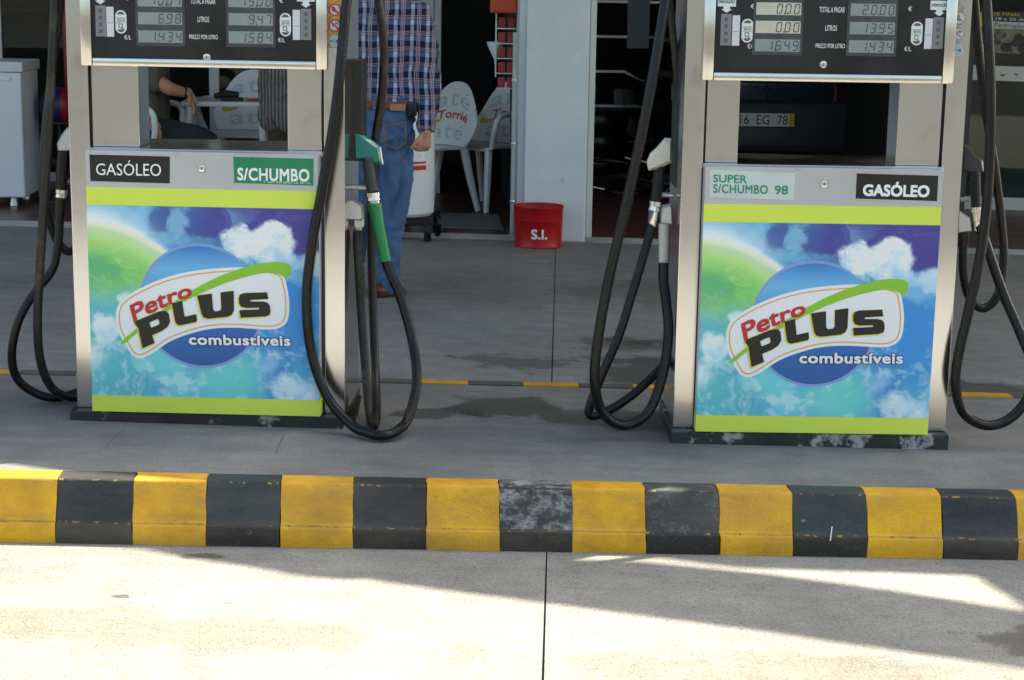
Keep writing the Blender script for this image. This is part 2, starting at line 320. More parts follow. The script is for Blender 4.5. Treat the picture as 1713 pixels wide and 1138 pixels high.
def kerb(a0, a1, i, back=False):
    yellow = i % 2 == 0; nseg = 10; V = []; Fc = []; mi = []
    pr = prof if not back else [(1.399, .15), (1.401, .1775), (1.43, .178), (1.462, .1775), (1.474, .172), (1.48, .16), (1.484, .05), (1.486, -.03)]
    for k in range(nseg + 1):
        for j, (b, h) in enumerate(pr):
            a = a0 + (a1 - a0) * k / nseg
            wob = noise.noise(Vector((a * 25, b * 40, h * 40))) * .0009 if 0 < j < len(pr) - 1 else 0
            if k in (0, nseg): a += noise.noise(Vector((a0 * 9 + k, b * 30, h * 60))) * .0045 + (.001 if k == 0 else -.001)
            p = I(a, b + wob, h + wob * .6); V.append(p)
    nP = len(pr)
    for k in range(nseg):
        for j in range(nP - 1):
            Fc.append((k * nP + j, (k + 1) * nP + j, (k + 1) * nP + j + 1, k * nP + j + 1)); mi.append((2 if j in (3, 8) else 1 if j < 3 else 0) if (not back and not yellow) else (2 if not back and j in (3,) else 0))
    Fc.append(tuple(range(nP))[::-1]); Fc.append(tuple(nseg * nP + j for j in range(nP))); mi += [0, 0]
    if yellow: ms = [YP[(i // 2) % 2], YP[0]]
    else:
        ms = [KBACK if back else KSC if i == 7 else (KP[2] if i >= 13 else KP[(i // 2) % 2]), KB[1 if i == 1 else 0]]
    if i == 9 and not back: ms[0] = paint_mat('kerb_black_dusty', S(58, 60, 62), S(120, 120, 118), .66, scuff=(.52, S(120, 122, 122)), var=.25)
    ms.append(KEDGE if not yellow else YEDGE)
    o = mesh_obj('kerb_block', V, Fc, ms, isl)
    for p, q in zip(o.data.polygons, mi): p.material_index = q; p.use_smooth = True
    bm = bmesh.new(); bm.from_mesh(o.data); bmesh.ops.recalc_face_normals(bm, faces=bm.faces[:])
    for e in bm.edges:
        if len(e.link_faces) == 2 and e.calc_face_angle(0) > math.radians(38): e.smooth = False
    bm.to_mesh(o.data); bm.free()
us = [105, 231, 352, 474, 594, 715, 836, 956, 1077, 1199, 1320, 1443, 1568, 1692]
aa = [gnd(u, 797 + (u - 105) * .0208, .165).x + KS * .05 for u in us]
aa = [aa[0] - .215 * k for k in range(7, 0, -1)] + aa + [aa[-1] + .22 * k for k in range(1, 8)]
for i in range(len(aa) - 1): kerb(aa[i], aa[i + 1], i - 6)
bb0 = gnd(690, 640, .175).x + KS * 1.44
for k in range(-13, 18): kerb(bb0 + .2 * k, bb0 + .2 * (k + 1), k + 100, True)
# cracks and trowel joints in the screed in front of the pumps
CRK = mat('crack_line', (.09, .092, .092), .9)
for (pts, wd) in (([(208, 719), (190, 733), (176, 750)], .004), ([(476, 728), (468, 742), (462, 757)], .003), ([(1208, 752), (1212, 770), (1220, 783)], .0025), ([(1488, 757), (1500, 775), (1512, 790)], .0025)):
    q = [gnd(u, v, IHT + .0005) for u, v in pts]; V = []
    for p in q: V += [p + Vector((-wd / 2, 0, .0006)), p + Vector((wd / 2, 0, .0006))]
    mesh_obj('screed_crack', V, [(0, 1, 3, 2), (2, 3, 5, 4)], CRK, isl)
def kerb_mark(name, pts, mt):
    V = []
    for u, v in pts:
        p = at(u, v, 4.95); p = at(u, v, KY0 + KS * p.x + .03); h = p.z - gz(p.x)
        b = np.interp(h, [q[1] for q in prof[:12]], [q[0] for q in prof[:12]]); V.append(at(u, v, KY0 + KS * p.x + b - .003))
    mesh_obj(name, V, [tuple(range(len(V)))], mt, isl)
CHIPM = mat('bare_concrete_chip', S(112, 110, 104), .9, var=.2, vscale=60); kerb_mark('paint_chip', [(483, 806), (486, 801.5), (494, 800), (501, 803), (500, 809), (492, 812), (486, 810)], CHIPM)
kerb_mark('white_scratch', [(1388, 905), (1390, 905), (1393, 881), (1391, 881)], mat('scratch_white', S(206, 208, 206), .7)); kerb_mark('paint_chip', [(1339, 870), (1346, 868), (1349, 872), (1342, 875)], CHIPM); kerb_mark('paint_chip', [(310, 800), (318, 798), (320, 812), (314, 814), (311, 806)], CHIPM)
# ------------------------------------------------------------------ fuel pumps
HW = .439; DEP = .36; DP = .06; DL, DR, Z1, Z2, Z3, HB = -.372, .365, .041, .883, 1.142, .036
DOORPX = {'L': [(153, 692.8), (534, 702.3), (535.4, 262.3), (146, 252.7)], 'R': [(1164.5, 718.6), (1554.5, 726.5), (1575, 278.5), (1177, 275)]}
def door_fn(side): return homography(DOORPX[side], [(DL, Z1), (DR, Z1), (DR, Z2), (DL, Z2)])
# ---- the printed sky picture: colour attribute painted by formula on a fine grid
def vnoise(X, Y, seed):
    r = np.random.RandomState(seed).rand(64, 64)
    xi = np.floor(X).astype(int); yi = np.floor(Y).astype(int); fx = X - xi; fy = Y - yi; fx = fx * fx * (3 - 2 * fx); fy = fy * fy * (3 - 2 * fy)
    g_ = lambda a, b: r[a % 64, b % 64]
    return (g_(xi, yi) * (1 - fx) + g_(xi + 1, yi) * fx) * (1 - fy) + (g_(xi, yi + 1) * (1 - fx) + g_(xi + 1, yi + 1) * fx) * fy
def fbm(X, Y, seed, o=5):
    a = 0; s_ = 0; k = 1.
    for i in range(o): a = a + k * vnoise(X * 2 ** i + 7.3 * i, Y * 2 ** i + 3.1 * i, seed + i); s_ += k; k *= .55
    return a / s_
def art_mesh():
    nx, nz_ = 230, 190; ART0, ART1 = Z2 - .206 * (Z2 - Z1), Z2 - .937 * (Z2 - Z1)
    A, B = np.meshgrid(np.linspace(0, 1, nx + 1), np.linspace(0, 1, nz_ + 1))
    X = 118 + A * 872; Y = 258 + B * 710                                # picture coordinates of the print
    sm = lambda x, a, b: np.clip((x - a) / (b - a), 0, 1) ** 2 * (3 - 2 * np.clip((x - a) / (b - a), 0, 1))
    c = lambda *q: np.array(S(*q))
    n1 = fbm(X / 170, Y / 130, 3); n2 = fbm(X / 75, Y / 60, 21); n3 = fbm(X / 240, Y / 200, 40)
    im = np.ones(X.shape + (3,)) * c(74, 168, 204)
    wx = 60 * (fbm(X / 120, Y / 120, 90) - .5); wy = 60 * (fbm(X / 120 + 9, Y / 120, 95) - .5)      # domain warp: wispy edges
    n2 = fbm((X + wx * 2) / 80, (Y + wy * 2) / 60, 21, 6); n4 = fbm((X + wx * 3) / 45, (Y + wy * 3) / 34, 33, 5)
    def lay(mask, col):
        nonlocal im
        im = im * (1 - mask[..., None]) + np.array(col) * mask[..., None]
    el = lambda cx, cy, rx, ry: np.sqrt(((X + wx - cx) / rx) ** 2 + ((Y + wy - cy) / ry) ** 2)
    lay(sm(n3, .4, .62) * .7, c(44, 134, 200)); lay(sm(el(330, 890, 260, 200), 1.15, .3) * sm(n2, .2, .6), c(104, 206, 212))
    lay(sm(el(880, 640, 190, 220), 1.2, .3) * .9, c(44, 138, 212)); lay(sm(el(250, 925, 190, 60), 1.2, .2) * .85, c(32, 126, 180))
    lay(sm(el(640, 890, 170, 150), 1.25, .2) * .8, c(112, 216, 200)); lay(sm(el(820, 850, 70, 120), 1.2, .2) * .6, c(40, 120, 196))
    # planet
    d = np.hypot(X - 95, Y - 822) - 505
    lay(sm(d, 6, -60) * sm(Y + 110 * (n1 - .5), 660, 540), c(150, 214, 112)); lay(sm(d, -30, -190) * sm(Y + 140 * (n1 - .5), 640, 480) * .8, c(88, 186, 96))
    lay(sm(n1, .5, .66) * sm(d, -60, -160) * sm(Y, 640, 500) * .5, c(60, 160, 136)); lay(sm(n4, .5, .7) * sm(d, -20, -110) * sm(Y, 620, 430) * .35, c(206, 232, 150))
    lay(sm(Y + 160 * (n2 - .5), 520, 700) * sm(X, 440, 200) * .8, c(92, 190, 192))
    # dark upper sky
    lay(sm(el(870, 290, 420, 165) + .8 * (n1 - .5), 1.1, .68), c(66, 58, 140)); lay(sm(el(520, 300, 250, 60) + 1.2 * (n2 - .5), 1.15, .6) * .8, c(58, 66, 148))
    lay(sm(n2, .46, .66) * sm(el(420, 300, 320, 80), 1.2, .4) * .75, c(130, 190, 220)); lay(sm(n4, .5, .68) * sm(el(760, 300, 240, 70), 1.2, .4) * .35, c(96, 110, 180))
    lay(np.exp(-(d / 15) ** 2) * sm(X, 540, 320), c(255, 255, 238)); lay(np.exp(-(np.maximum(d, 0) / 60) ** 2) * sm(d, -4, 4) * sm(X, 500, 120) * .85, c(232, 248, 252))
    lay(np.exp(-(np.minimum(d, 0) / 60) ** 2) * sm(-d, -4, 6) * .65 * sm(X, 560, 320), c(236, 244, 176))
    # clouds: bright tops, blue-grey undersides, feathered rims
    def cloud(cx, cy, rx, ry, col, k=1., sd=60, rag=1.0, soft=.5):
        f = fbm((X + cx + wx * 1.5) / 64, (Y + cy + wy * 1.5) / 52, sd, 6); e = el(cx, cy, rx, ry) + rag * (f - .5); mk = sm(e, 1.02, 1.02 - soft)
        sh = fbm((X + wx) / 46, (Y + wy) / 36 + .4, sd + 9, 5); lay(mk * k, col); lay(mk * k * sm(sh + .35 * (Y - cy) / ry, .42, .85) * .7, c(128, 186, 222)); lay(mk * k * sm(f, .5, .3) * .35, c(250, 253, 255))
    cloud(690, 380, 85, 75, c(236, 245, 250), 1., 75, 1., .4); cloud(800, 395, 120, 95, c(234, 244, 250), 1., 60, 1., .4); cloud(822, 345, 62, 44, c(244, 249, 252), 1., 71, .9, .35)
    cloud(965, 455, 70, 50, c(212, 232, 244), .9, 64, 1.1); cloud(880, 490, 170, 70, c(120, 188, 228), .75, 65, 1.3, .8)
    cloud(170, 725, 70, 60, c(228, 244, 242), .9, 66, 1.2, .6); cloud(275, 590, 55, 40, c(214, 238, 222), .8, 67, 1.3, .6); cloud(145, 840, 70, 60, c(200, 228, 232), .8, 68, 1.3, .7)
    cloud(790, 850, 80, 60, c(160, 210, 234), .6, 69, 1.3, .8); cloud(880, 935, 150, 60, c(206, 228, 238), .9, 70, 1.2, .7); cloud(440, 365, 130, 40, c(132, 192, 216), .6, 73, 1.4, .8); cloud(440, 930, 170, 40, c(130, 206, 216), .55, 77, 1.4, .8)
    lay(sm(n4, .5, .74) * sm(Y, 540, 800) * .45, c(206, 236, 240)); im = np.clip(im * 1.1 + .02, 0, .9)
    V = [(DL + (DR - DL) * a, -DP - .0012, ART0 + (ART1 - ART0) * b) for a, b in zip(A.ravel(), B.ravel())]
    Fc = [(j * (nx + 1) + i, (j + 1) * (nx + 1) + i, (j + 1) * (nx + 1) + i + 1, j * (nx + 1) + i + 1) for j in range(nz_) for i in range(nx)]
    me = bpy.data.meshes.new('door_picture'); me.from_pydata(V, [], Fc); me.update()
    ca = me.color_attributes.new('print', 'FLOAT_COLOR', 'POINT'); ca.data.foreach_set('color', np.concatenate([np.clip(im, 0, 1).reshape(-1, 3), np.ones((X.size, 1))], 1).astype(np.float32).ravel())
    M = bpy.data.materials.new('printed_sky_vinyl'); M.use_nodes = True; t = M.node_tree; a_ = t.nodes.new('ShaderNodeAttribute'); a_.attribute_name = 'print'
    n_ = t.nodes.new('ShaderNodeTexNoise'); n_.inputs['Scale'].default_value = 260; n_.inputs['Detail'].default_value = 2; tc = t.nodes.new('ShaderNodeTexCoord'); t.links.new(tc.outputs['Object'], n_.inputs['Vector'])
    q = t.nodes.new('ShaderNodeMapRange'); q.inputs[1].default_value = .3; q.inputs[2].default_value = .7; q.inputs[3].default_value = .93; q.inputs[4].default_value = 1.05; t.links.new(n_.outputs['Fac'], q.inputs[0])
    sv = t.nodes.new('ShaderNodeVectorMath'); sv.operation = 'SCALE'; t.links.new(a_.outputs['Color'], sv.inputs[0]); t.links.new(q.outputs[0], sv.inputs['Scale'])
    b = t.nodes['Principled BSDF']; t.links.new(sv.outputs[0], b.inputs['Base Color']); b.inputs['Roughness'].default_value = .4; b.inputs['Specular IOR Level'].default_value = .3; me.materials.append(M)
    return me
ART = art_mesh()
# ---- logo, traced on the door in the door's own plane (coordinates of one enlarged view of the door)
RZ = homography([(95, 1025), (948, 1044), (998, 60), (122, 55)], [(DL, Z1), (DR, Z1), (DR, Z2), (DL, Z2)])
def rz(x, y, lay): a, b = RZ(x, y); return Vector((a, -DP - .0014 - .0006 * lay, b))
def smooth_loop(P, n=6):
    Q = [Vector(p) for p in P]; out = []; k = len(Q)
    for i in range(k):
        a, b, c, d = Q[i - 1], Q[i], Q[(i + 1) % k], Q[(i + 2) % k]
        for j in range(n):
            t = j / n; v = .5 * ((2 * b) + (c - a) * t + (2 * a - 5 * b + 4 * c - d) * t * t + (3 * b - a - 3 * c + d) * t ** 3); out.append((v.x, v.y))
    return out
def inset_loop(P, d):
    out = []; k = len(P); area = sum(P[i - 1][0] * P[i][1] - P[i][0] * P[i - 1][1] for i in range(k)); sg = 1 if area > 0 else -1
    for i in range(k):
        t = Vector(P[(i + 2) % k]) - Vector(P[i - 2]); n = Vector((-t.y, t.x)).normalized() * sg; out.append((P[i][0] + n.x * d, P[i][1] + n.y * d))
    return out
BANNER = smooth_loop([(201, 690), (206, 648), (228, 612), (290, 572), (390, 529), (500, 502), (620, 489), (720, 487), (800, 494), (838, 514), (851, 560), (856, 620), (846, 684), (812, 713), (760, 719), (650, 713), (560, 717), (480, 735), (400, 765), (330, 810), (286, 828), (254, 816), (228, 772), (209, 732)])
SWOOSH = smooth_loop([(220, 764), (300, 700), (400, 632), (500, 570), (600, 520), (700, 485), (780, 468), (842, 467), (868, 480), (868, 502), (856, 525), (842, 521), (815, 509), (760, 508), (680, 527), (600, 553), (500, 597), (400, 650), (300, 717), (230, 772)], 4)
CIRC = [(523 + 233 * math.cos(2 * math.pi * k / 64), 632 + 233 * math.sin(2 * math.pi * k / 64)) for k in range(64)]
CIRC2 = [(523 + (a - 523) * .957, 632 + (b - 632) * .957) for a, b in CIRC]
def disc_mat():
    M = bpy.data.materials.new('print_blue_disc'); M.use_nodes = True; t = M.node_tree; b = t.nodes['Principled BSDF']; b.inputs['Roughness'].default_value = .36
    tc = t.nodes.new('ShaderNodeTexCoord'); sp = t.nodes.new('ShaderNodeSeparateXYZ'); t.links.new(tc.outputs['Object'], sp.inputs[0])
    q = t.nodes.new('ShaderNodeMapRange'); q.inputs[1].default_value = .20; q.inputs[2].default_value = .58; t.links.new(sp.outputs['Z'], q.inputs[0])
    r = t.nodes.new('ShaderNodeValToRGB'); e = r.color_ramp.elements; e[0].color = (*S(26, 92, 160), 1); e[1].color = (*S(48, 130, 204), 1); x = e.new(.82); x.color = (*S(108, 186, 234), 1); x = e.new(.3); x.color = (*S(32, 104, 180), 1); e[-1].position = 1.
    t.links.new(q.outputs[0], r.inputs[0]); t.links.new(r.outputs[0], b.inputs['Base Color']); return M
DISC = disc_mat()
GL = {'P': [[(.03, 0), (.42, 0), (.40, .30), (.70, .30), (.90, .36), (1, .50), (1, .80), (.92, .94), (.74, 1), (.04, 1), (.0, .93), (.06, .74)], [(.42, .56), (.66, .56), (.69, .60), (.69, .73), (.66, .77), (.40, .77)][::-1]],
      'L': [[(0, 1), (.50, 1), (.47, .32), (1, .32), (.99, .1), (.93, 0), (.22, 0), (.08, .05), (.02, .2)]],
      'U': [[(0, 1), (.40, 1), (.37, .36), (.41, .27), (.56, .27), (.61, .36), (.64, 1), (1, 1), (.97, .26), (.90, .07), (.76, 0), (.2, 0), (.06, .07), (.02, .25)]],
      'S': [[(.96, 1), (.2, 1), (.05, .94), (.0, .8), (.0, .58), (.06, .45), (.2, .39), (.62, .38), (.65, .34), (.62, .30), (.0, .31), (.02, .0), (.8, 0), (.95, .06), (1, .2), (1, .44), (.94, .56), (.8, .62), (.40, .64), (.36, .67), (.40, .71), (.98, .72)]]}
GQ = {'P': ((292, 792), (410, 742), (398, 640), (270, 692)), 'L': ((424, 708), (508, 690), (492, 604), (414, 623)), 'U': ((524, 682), (651, 668), (649, 574), (511, 593)), 'S': ((667, 675), (785, 668), (779, 579), (667, 583))}
def glyph(ch, lay, dx=0, dy=0, grow=0.):
    V, Fc = fill_poly(GL[ch]); BL, BR, TR, TL = [Vector(p) for p in GQ[ch]]; c = (BL + BR + TR + TL) / 4
    BL, BR, TR, TL = [c + (p - c) * (1 + grow) + Vector((dx, dy)) for p in (BL, BR, TR, TL)]
    out = []
    for x, y in V:
        p = (BL * (1 - x) + BR * x) * (1 - y) + (TL * (1 - x) + TR * x) * y; out.append(rz(p.x, p.y, lay))
    return out, Fc
def logo(parent):
    lg = empty('logo', parent=parent)
    def poly(name, loops, lay, mt):
        V, Fc = fill_poly(loops); mesh_obj(name, [rz(x, y, lay) for x, y in V], Fc, mt, lg)
    poly('logo_disc_rim', [CIRC, CIRC2[::-1]], 0, RIM); poly('logo_disc', [CIRC2], 0, DISC)
    poly('logo_banner', [BANNER], 1, WHITE); i1 = inset_loop(BANNER, 11); i2 = inset_loop(BANNER, 15.5)
    poly('logo_banner_line', [i1, i2[::-1]], 2, ORANGE); poly('logo_swoosh', [SWOOSH], 3, GRN)
    for ch in 'PLUS':
        V, Fc = glyph(ch, 4, -2.5, 2, .05); mesh_obj('logo_letter_edge', V, Fc, YEL, lg)
        V, Fc = glyph(ch, 5); mesh_obj('logo_letter', V, Fc, BLK, lg)
    def pet(x, y):
        bx = 268 + 226 * x; by = 697 - 100 * x - 26 * x * (1 - x); tx = 255 + 232 * x; ty = 632 - 86 * x - 34 * x * (1 - x)
        return rz(bx + (tx - bx) * y, by + (ty - by) * y, 4)
    text('logo_lettering', 'Petro', pet, RED, lg, bold=.045)
    def cmb(lay, g=0): return lambda x, y: rz(470 - g + (383 + 2 * g) * x, (777 + g + 3 * x) - (40 + 2 * g) * y, lay)
    text('logo_lettering', 'combustíveis', cmb(5.5), WHITE, lg, bold=.05); text('logo_lettering_edge', 'combustíveis', cmb(3.6, 2.2), NAVY, lg, bold=.12)

SEG = {'0': 'abcdef', '1': 'bc', '2': 'abged', '3': 'abgcd', '4': 'fgbc', '5': 'afgcd', '6': 'afgedc', '7': 'abc', '8': 'abcdefg', '9': 'abcdfg'}
def seven(mb, s, x1, zc, h, y):
    wd = h * .52; pitch = h * .98; th = h * .11; x = x1; sl = .12
    def bar(ax, az, bx, bz):
        d = Vector((bx - ax, bz - az)); n = Vector((-d.y, d.x)).normalized() * th / 2; q = d.normalized() * th * .35
        P = [Vector((ax, az)) + q + n, Vector((bx, bz)) - q + n, Vector((bx, bz)) - q - n, Vector((ax, az)) + q - n]
        mb.add([(p.x + sl * (p.y - zc), y, p.y) for p in P], [(0, 1, 2, 3)])
    for ch in reversed(s):
        if ch == '.':
            mb.add([(x + pitch - wd * 1.42, y, zc - h / 2 - th), (x + pitch - wd * 1.42 + th * 1.3, y, zc - h / 2 - th), (x + pitch - wd * 1.42 + th * 1.3, y, zc - h / 2 + th * .4), (x + pitch - wd * 1.42, y, zc - h / 2 + th * .4)], [(0, 1, 2, 3)]); continue
        l, r, t, b, m_ = x - wd, x, zc + h / 2, zc - h / 2, zc
        for k in SEG[ch]: bar(*{'a': (l, t, r, t), 'b': (r, t, r, m_), 'c': (r, m_, r, b), 'd': (l, b, r, b), 'e': (l, m_, l, b), 'f': (l, t, l, m_), 'g': (l, m_, r, m_)}[k])
        x -= pitch

def pump(side, loc, rz_, label, cfg):
    P = empty('fuel_pump', loc, rz_, label=label, cat='fuel pump', group='fuel pumps on the island')
    MW = Matrix.Translation(Vector(loc)) @ Matrix.Rotation(rz_, 4, 'Z'); MI = MW.inverted()
    df = door_fn(side)
    MB().box(-HW - .01, HW - .002, -.052, DEP + .05, -.03, HB, .003).build('plinth', cfg['plinth'], P)
    for sgn in (-1, 1):
        x0, x1 = (-HW, -HW + .066) if sgn < 0 else (HW - .066, HW)
        MB().box(x0, x1, 0, DEP, HB, 1.46, .003).build('steel_post', STEEL, P)
    MB().box(-HW + .066, HW - .066, .004, DEP - .004, HB, Z2 - .012).build('cabinet', DARK, P)
    MB().box(-HW + .066, HW - .066, -.03, DEP - .002, Z2 - .012, Z2 + .004, .002).build('cabinet_shelf', STEEL2, P)
    for sgn in (-1, 1):
        a, b = sorted((cfg['win'][0 if sgn < 0 else 1], sgn * .366)); MB().box(a, b, .012, .155, Z2 + .004, Z3 + .01, .003).build('window_post', STEEL, P)
        a, b = sorted((sgn * .366, sgn * .373)); MB().box(a, b, .03, DEP - .06, Z2 + .004, Z3 + .01).build('post_gap', DARK, P)
    # display head
    zt = 1.44
    MB().box(-.384, .384, .006, DEP - .01, Z3 + .004, zt).build('display_housing', DARK, P)
    fr = MB(); fr.box(-.388, -.352, -.024, .03, Z3, zt, .006); fr.box(.352, .388, -.024, .03, Z3, zt, .006); fr.box(-.352, .352, -.022, .03, Z3 + .0005, Z3 + .026, .004); fr.box(-.352, .352, -.022, .03, zt - .03, zt - .0005, .004)
    fr.build('display_frame', STEEL2, P, smooth=True)
    pn = MB().box(-.352, .352, -.012, .02, Z3 + .026, zt - .03).build('display_panel', PANEL, P)
    YF = -.0125
    def flat(mb, x0, x1, z0, z1, y): return mb.add([(x0, y, z0), (x1, y, z0), (x1, y, z1), (x0, y, z1)], [(0, 1, 2, 3)])
    # displays: photo pixels on the panel -> panel plane
    def pp(u, v): q = MI @ at_plane(u, v, MW, YF); return q.x, q.z
    for col, (ub, digs) in enumerate(cfg['lcd']):
        (x0, zb), (x1, _) = pp(*ub[0]), pp(*ub[1]); hh = .0375; gap = .0555
        bz = MB().box(x0 - .008, x1 + .008, YF - .002, YF + .004, zb - .011, zb + 3 * gap + .004, .001).build('lcd_bezel', LCDB, pn)
        for r, s in enumerate(digs):
            za = zb + gap * (2 - r); MB().box(x0, x1, YF - .0036, YF, za, za + hh, .0006).build('lcd_screen', LCDP if (side == 'R' and col == 0 and r < 2) else LCD, bz)  # upper two screens of this display get a paler, warmer grey
            mb = MB(); seven(mb, s, x1 - .006, za + hh * .5, hh * .72, YF - .0041); mb.build('lcd_digits', LCDT, bz)
    zb0 = pp(*cfg['lcd'][0][0][0])[1]; gap = .0555
    cx = cfg['tcx']
    for r, (s, wd) in enumerate((('TOTAL A PAGAR', .078), ('LITROS', .036), ('PREÇO POR LITRO', .09))):
        z = zb0 + gap * (2 - r) + .010; text('panel_lettering', s, quadmap((cx - wd / 2, YF - .001, z), (cx + wd / 2, YF - .001, z), (cx + wd / 2, YF - .001, z + .017), (cx - wd / 2, YF - .001, z + .017)), WHITE, pn, bold=.012)
    for sgn, (xe, xm, xc, xk) in cfg['side'].items():
        e0 = zb0 + gap * 2
        for s, z, wd in (('€', e0 + .018, .012), ('€/L', zb0 + .008, .022)):
            text('panel_lettering', s, quadmap((xe - wd / 2, YF - .001, z), (xe + wd / 2, YF - .001, z), (xe + wd / 2, YF - .001, z + .014), (xe - wd / 2, YF - .001, z + .014)), WHITE, pn, bold=.012)
        # inspection sticker: rounded white capsule with dark caps, year and mark
        zc = zb0 + .062; ws, hs = .0175, .036
        cap = [(xm + ws * math.cos(a), zc + (hs - ws) * (1 if math.sin(a) >= 0 else -1) + ws * math.sin(a)) for a in [2 * math.pi * (k + .5) / 28 for k in range(28)]]
        st = MB().prism(cap, YF - .0012, YF).build('inspection_sticker', LABELW, pn)
        mk = MB()
        for sg in (-1, 1):
            arc = [(xm + ws * .74 * math.cos(a), zc + sg * ((hs - ws) + ws * .8 * math.sin(a) * 1.0 - ws * .05)) for a in [math.pi * k / 10 for k in range(11)]]
            mk.add([(a, YF - .0018, max(b, zc + (hs - ws) + ws * .25) if sg > 0 else min(b, zc - (hs - ws) - ws * .25)) for a, b in arc], [tuple(range(11))])
        for dz, wk in ((.012, .8), (.0095, .72), (-.003, .9)): flat(mk, xm - ws * wk, xm + ws * wk, zc + dz, zc + dz + .0009, YF - .0018)
        q0 = (xm - .0075, zc - .0185)
        for a in ((0, 0, .013, .0022), (0, .011, .013, .0132), (0, 0, .0022, .0132), (.0108, .003, .013, .0132), (.009, -.003, .0165, -.0008)): flat(mk, q0[0] + a[0], q0[0] + a[2], q0[1] + a[1], q0[1] + a[3], YF - .0018)
        mk.build('sticker_mark', GREY2, st); text('sticker_lettering', '2010', quadmap((xm - .012, YF - .0018, zc + .001), (xm + .012, YF - .0018, zc + .001), (xm + .012, YF - .0018, zc + .0075), (xm - .012, YF - .0018, zc + .0075)), BLK, st, bold=.02)
        zk0, zk1 = zb0 + .016, zb0 + .112
        MB().box(xc - .0115, xc + .0115, YF - .0014, YF, zk0, zk1 - .004).build('reader_strip', CARDW, pn)
        tk = MB(); flat(tk, xc - .009, xc + .009, zk0 + .042, zk0 + .0432, YF - .0018); flat(tk, xc - .002, xc + .002, zk1 - .018, zk1 - .0168, YF - .0018); tk.build('reader_mark', GREY2, pn)
        kp = MB().box(xk - .0165, xk + .0165, YF - .003, YF, zk0, zk1, .001).build('keypad', GREY1, pn)
        for k in range(4): MB().box(xk - .006, xk + .006, YF - .0042, YF - .002, zk1 - .022 - .021 * k, zk1 - .011 - .021 * k, .0008).build('key', GREY2, kp)
        ar = [(xk - .028, zk1 + .022), (xk - .028, zk1 + .05), (xk + .028, zk1 + .05), (xk + .028, zk1 + .022), (xk + .010, zk1 + .022), (xk + .010, zk1 + .014), (xk + .017, zk1 + .014), (xk, zk1 + .003), (xk - .017, zk1 + .014), (xk - .010, zk1 + .014), (xk - .010, zk1 + .022)]
        V, Fc = fill_poly([ar]); mesh_obj('arrow_sticker', [(a, YF - .001, b) for a, b in V], Fc, LABELW, pn)
        text('sticker_lettering', 'INDICAÇÃO', quadmap((xk - .024, YF - .0016, zk1 + .030), (xk + .024, YF - .0016, zk1 + .030), (xk + .024, YF - .0016, zk1 + .043), (xk - .024, YF - .0016, zk1 + .043)), BLK, pn, bold=.02)
    def lock(x, z, y, parent):
        o = MB().lathe([(.0035, .002), (.0105, .001), (.0125, -.003), (.0105, -.006), (.0075, -.0065), (.0, -.0065)], 20, (x, y, z), 'Y').build('lock', CHROME, parent, smooth=True)
        MB().box(x - .0012, x + .0012, y - .0072, y - .006, z - .005, z + .005).build('keyhole', BLACKP, o)
    lock(*pp(*cfg['lockd']), YF, pn)
    # lower door
    d = MB().box(DL, DR, -DP, -.002, Z1, Z2, .0025).build('door', ALU, P)
    hb = Z2 - .139 * (Z2 - Z1); l1 = Z2 - .206 * (Z2 - Z1); l2 = Z2 - .937 * (Z2 - Z1)
    MB().box(DL, DR, -DP - .0008, -DP + .002, l1, hb).build('lime_band', LIME, d)
    MB().box(DL - .001, DR + .001, -DP - .0008, -.004, Z1 - .001, l2).build('lime_band', LIME, d)
    link(bpy.data.objects.new('door_picture', ART), d)
    # picture wraps a little round the door edges
    logo(d)
    def dv(u, v, k=0): x, z = df(u, v); return Vector((x, -DP - .0012 - .0006 * k, z))
    lock(*df(*cfg['lockh']), -DP, d)
    for (quad, mt, texts) in cfg['labels']:
        c = [dv(*q) for q in quad]; pl = mesh_obj('fuel_label', [p for p in c] + [p + Vector((0, .0013, 0)) for p in c], [(0, 1, 2, 3), (0, 4, 5, 1), (1, 5, 6, 2), (2, 6, 7, 3), (3, 7, 4, 0)], mt, d)
        for s, tq, tm, bo in texts: text('label_lettering', s, quadmap(*[dv(*q, 1) for q in tq]), tm, pl, bold=bo)
    # warning stickers on the right post
    ss = cfg['stick']
    def sp_(u, v, k=0): q = MI @ at_plane(u, v, MW, -.0006 - .0006 * k); return Vector((q.x, -.0006 - .0006 * k, q.z))
    c = [sp_(*q) for q in ss['strip']]; st = mesh_obj('warning_strip', c, [(0, 1, 2, 3)], ss['mat'], P)
    for k, (u, v, ru, kind) in enumerate(ss['dots']):
        o = sp_(u, v, 1); r = ru * px(5.75)
        ring = [(o.x + r * math.cos(2 * math.pi * i / 24), -.0018, o.z + r * math.sin(2 * math.pi * i / 24)) for i in range(24)]
        dt = mesh_obj('warning_sign', ring, [tuple(range(24))], ss['face'][kind], st)
        mk = MB()
        if kind == 0:
            ri = [(o.x + r * math.cos(2 * math.pi * i / 24) * .80, -.0018, o.z + r * math.sin(2 * math.pi * i / 24) * .80) for i in range(24)]
            rg = MB(); rg.add([(a, -.0022, b) for a, _, b in ring] + [(a, -.0022, b) for a, _, b in ri], [(i, (i + 1) % 24, 24 + (i + 1) % 24, 24 + i) for i in range(24)])
            dl_ = r * .78; q = .7071; rg.add([(o.x - dl_ * q - r * .1, -.0024, o.z + dl_ * q - r * .1), (o.x - dl_ * q + r * .1, -.0024, o.z + dl_ * q + r * .1), (o.x + dl_ * q + r * .1, -.0024, o.z - dl_ * q + r * .1), (o.x + dl_ * q - r * .1, -.0024, o.z - dl_ * q - r * .1)], [(0, 1, 2, 3)])
            rg.build('prohibition_ring', ss['ring'], dt)
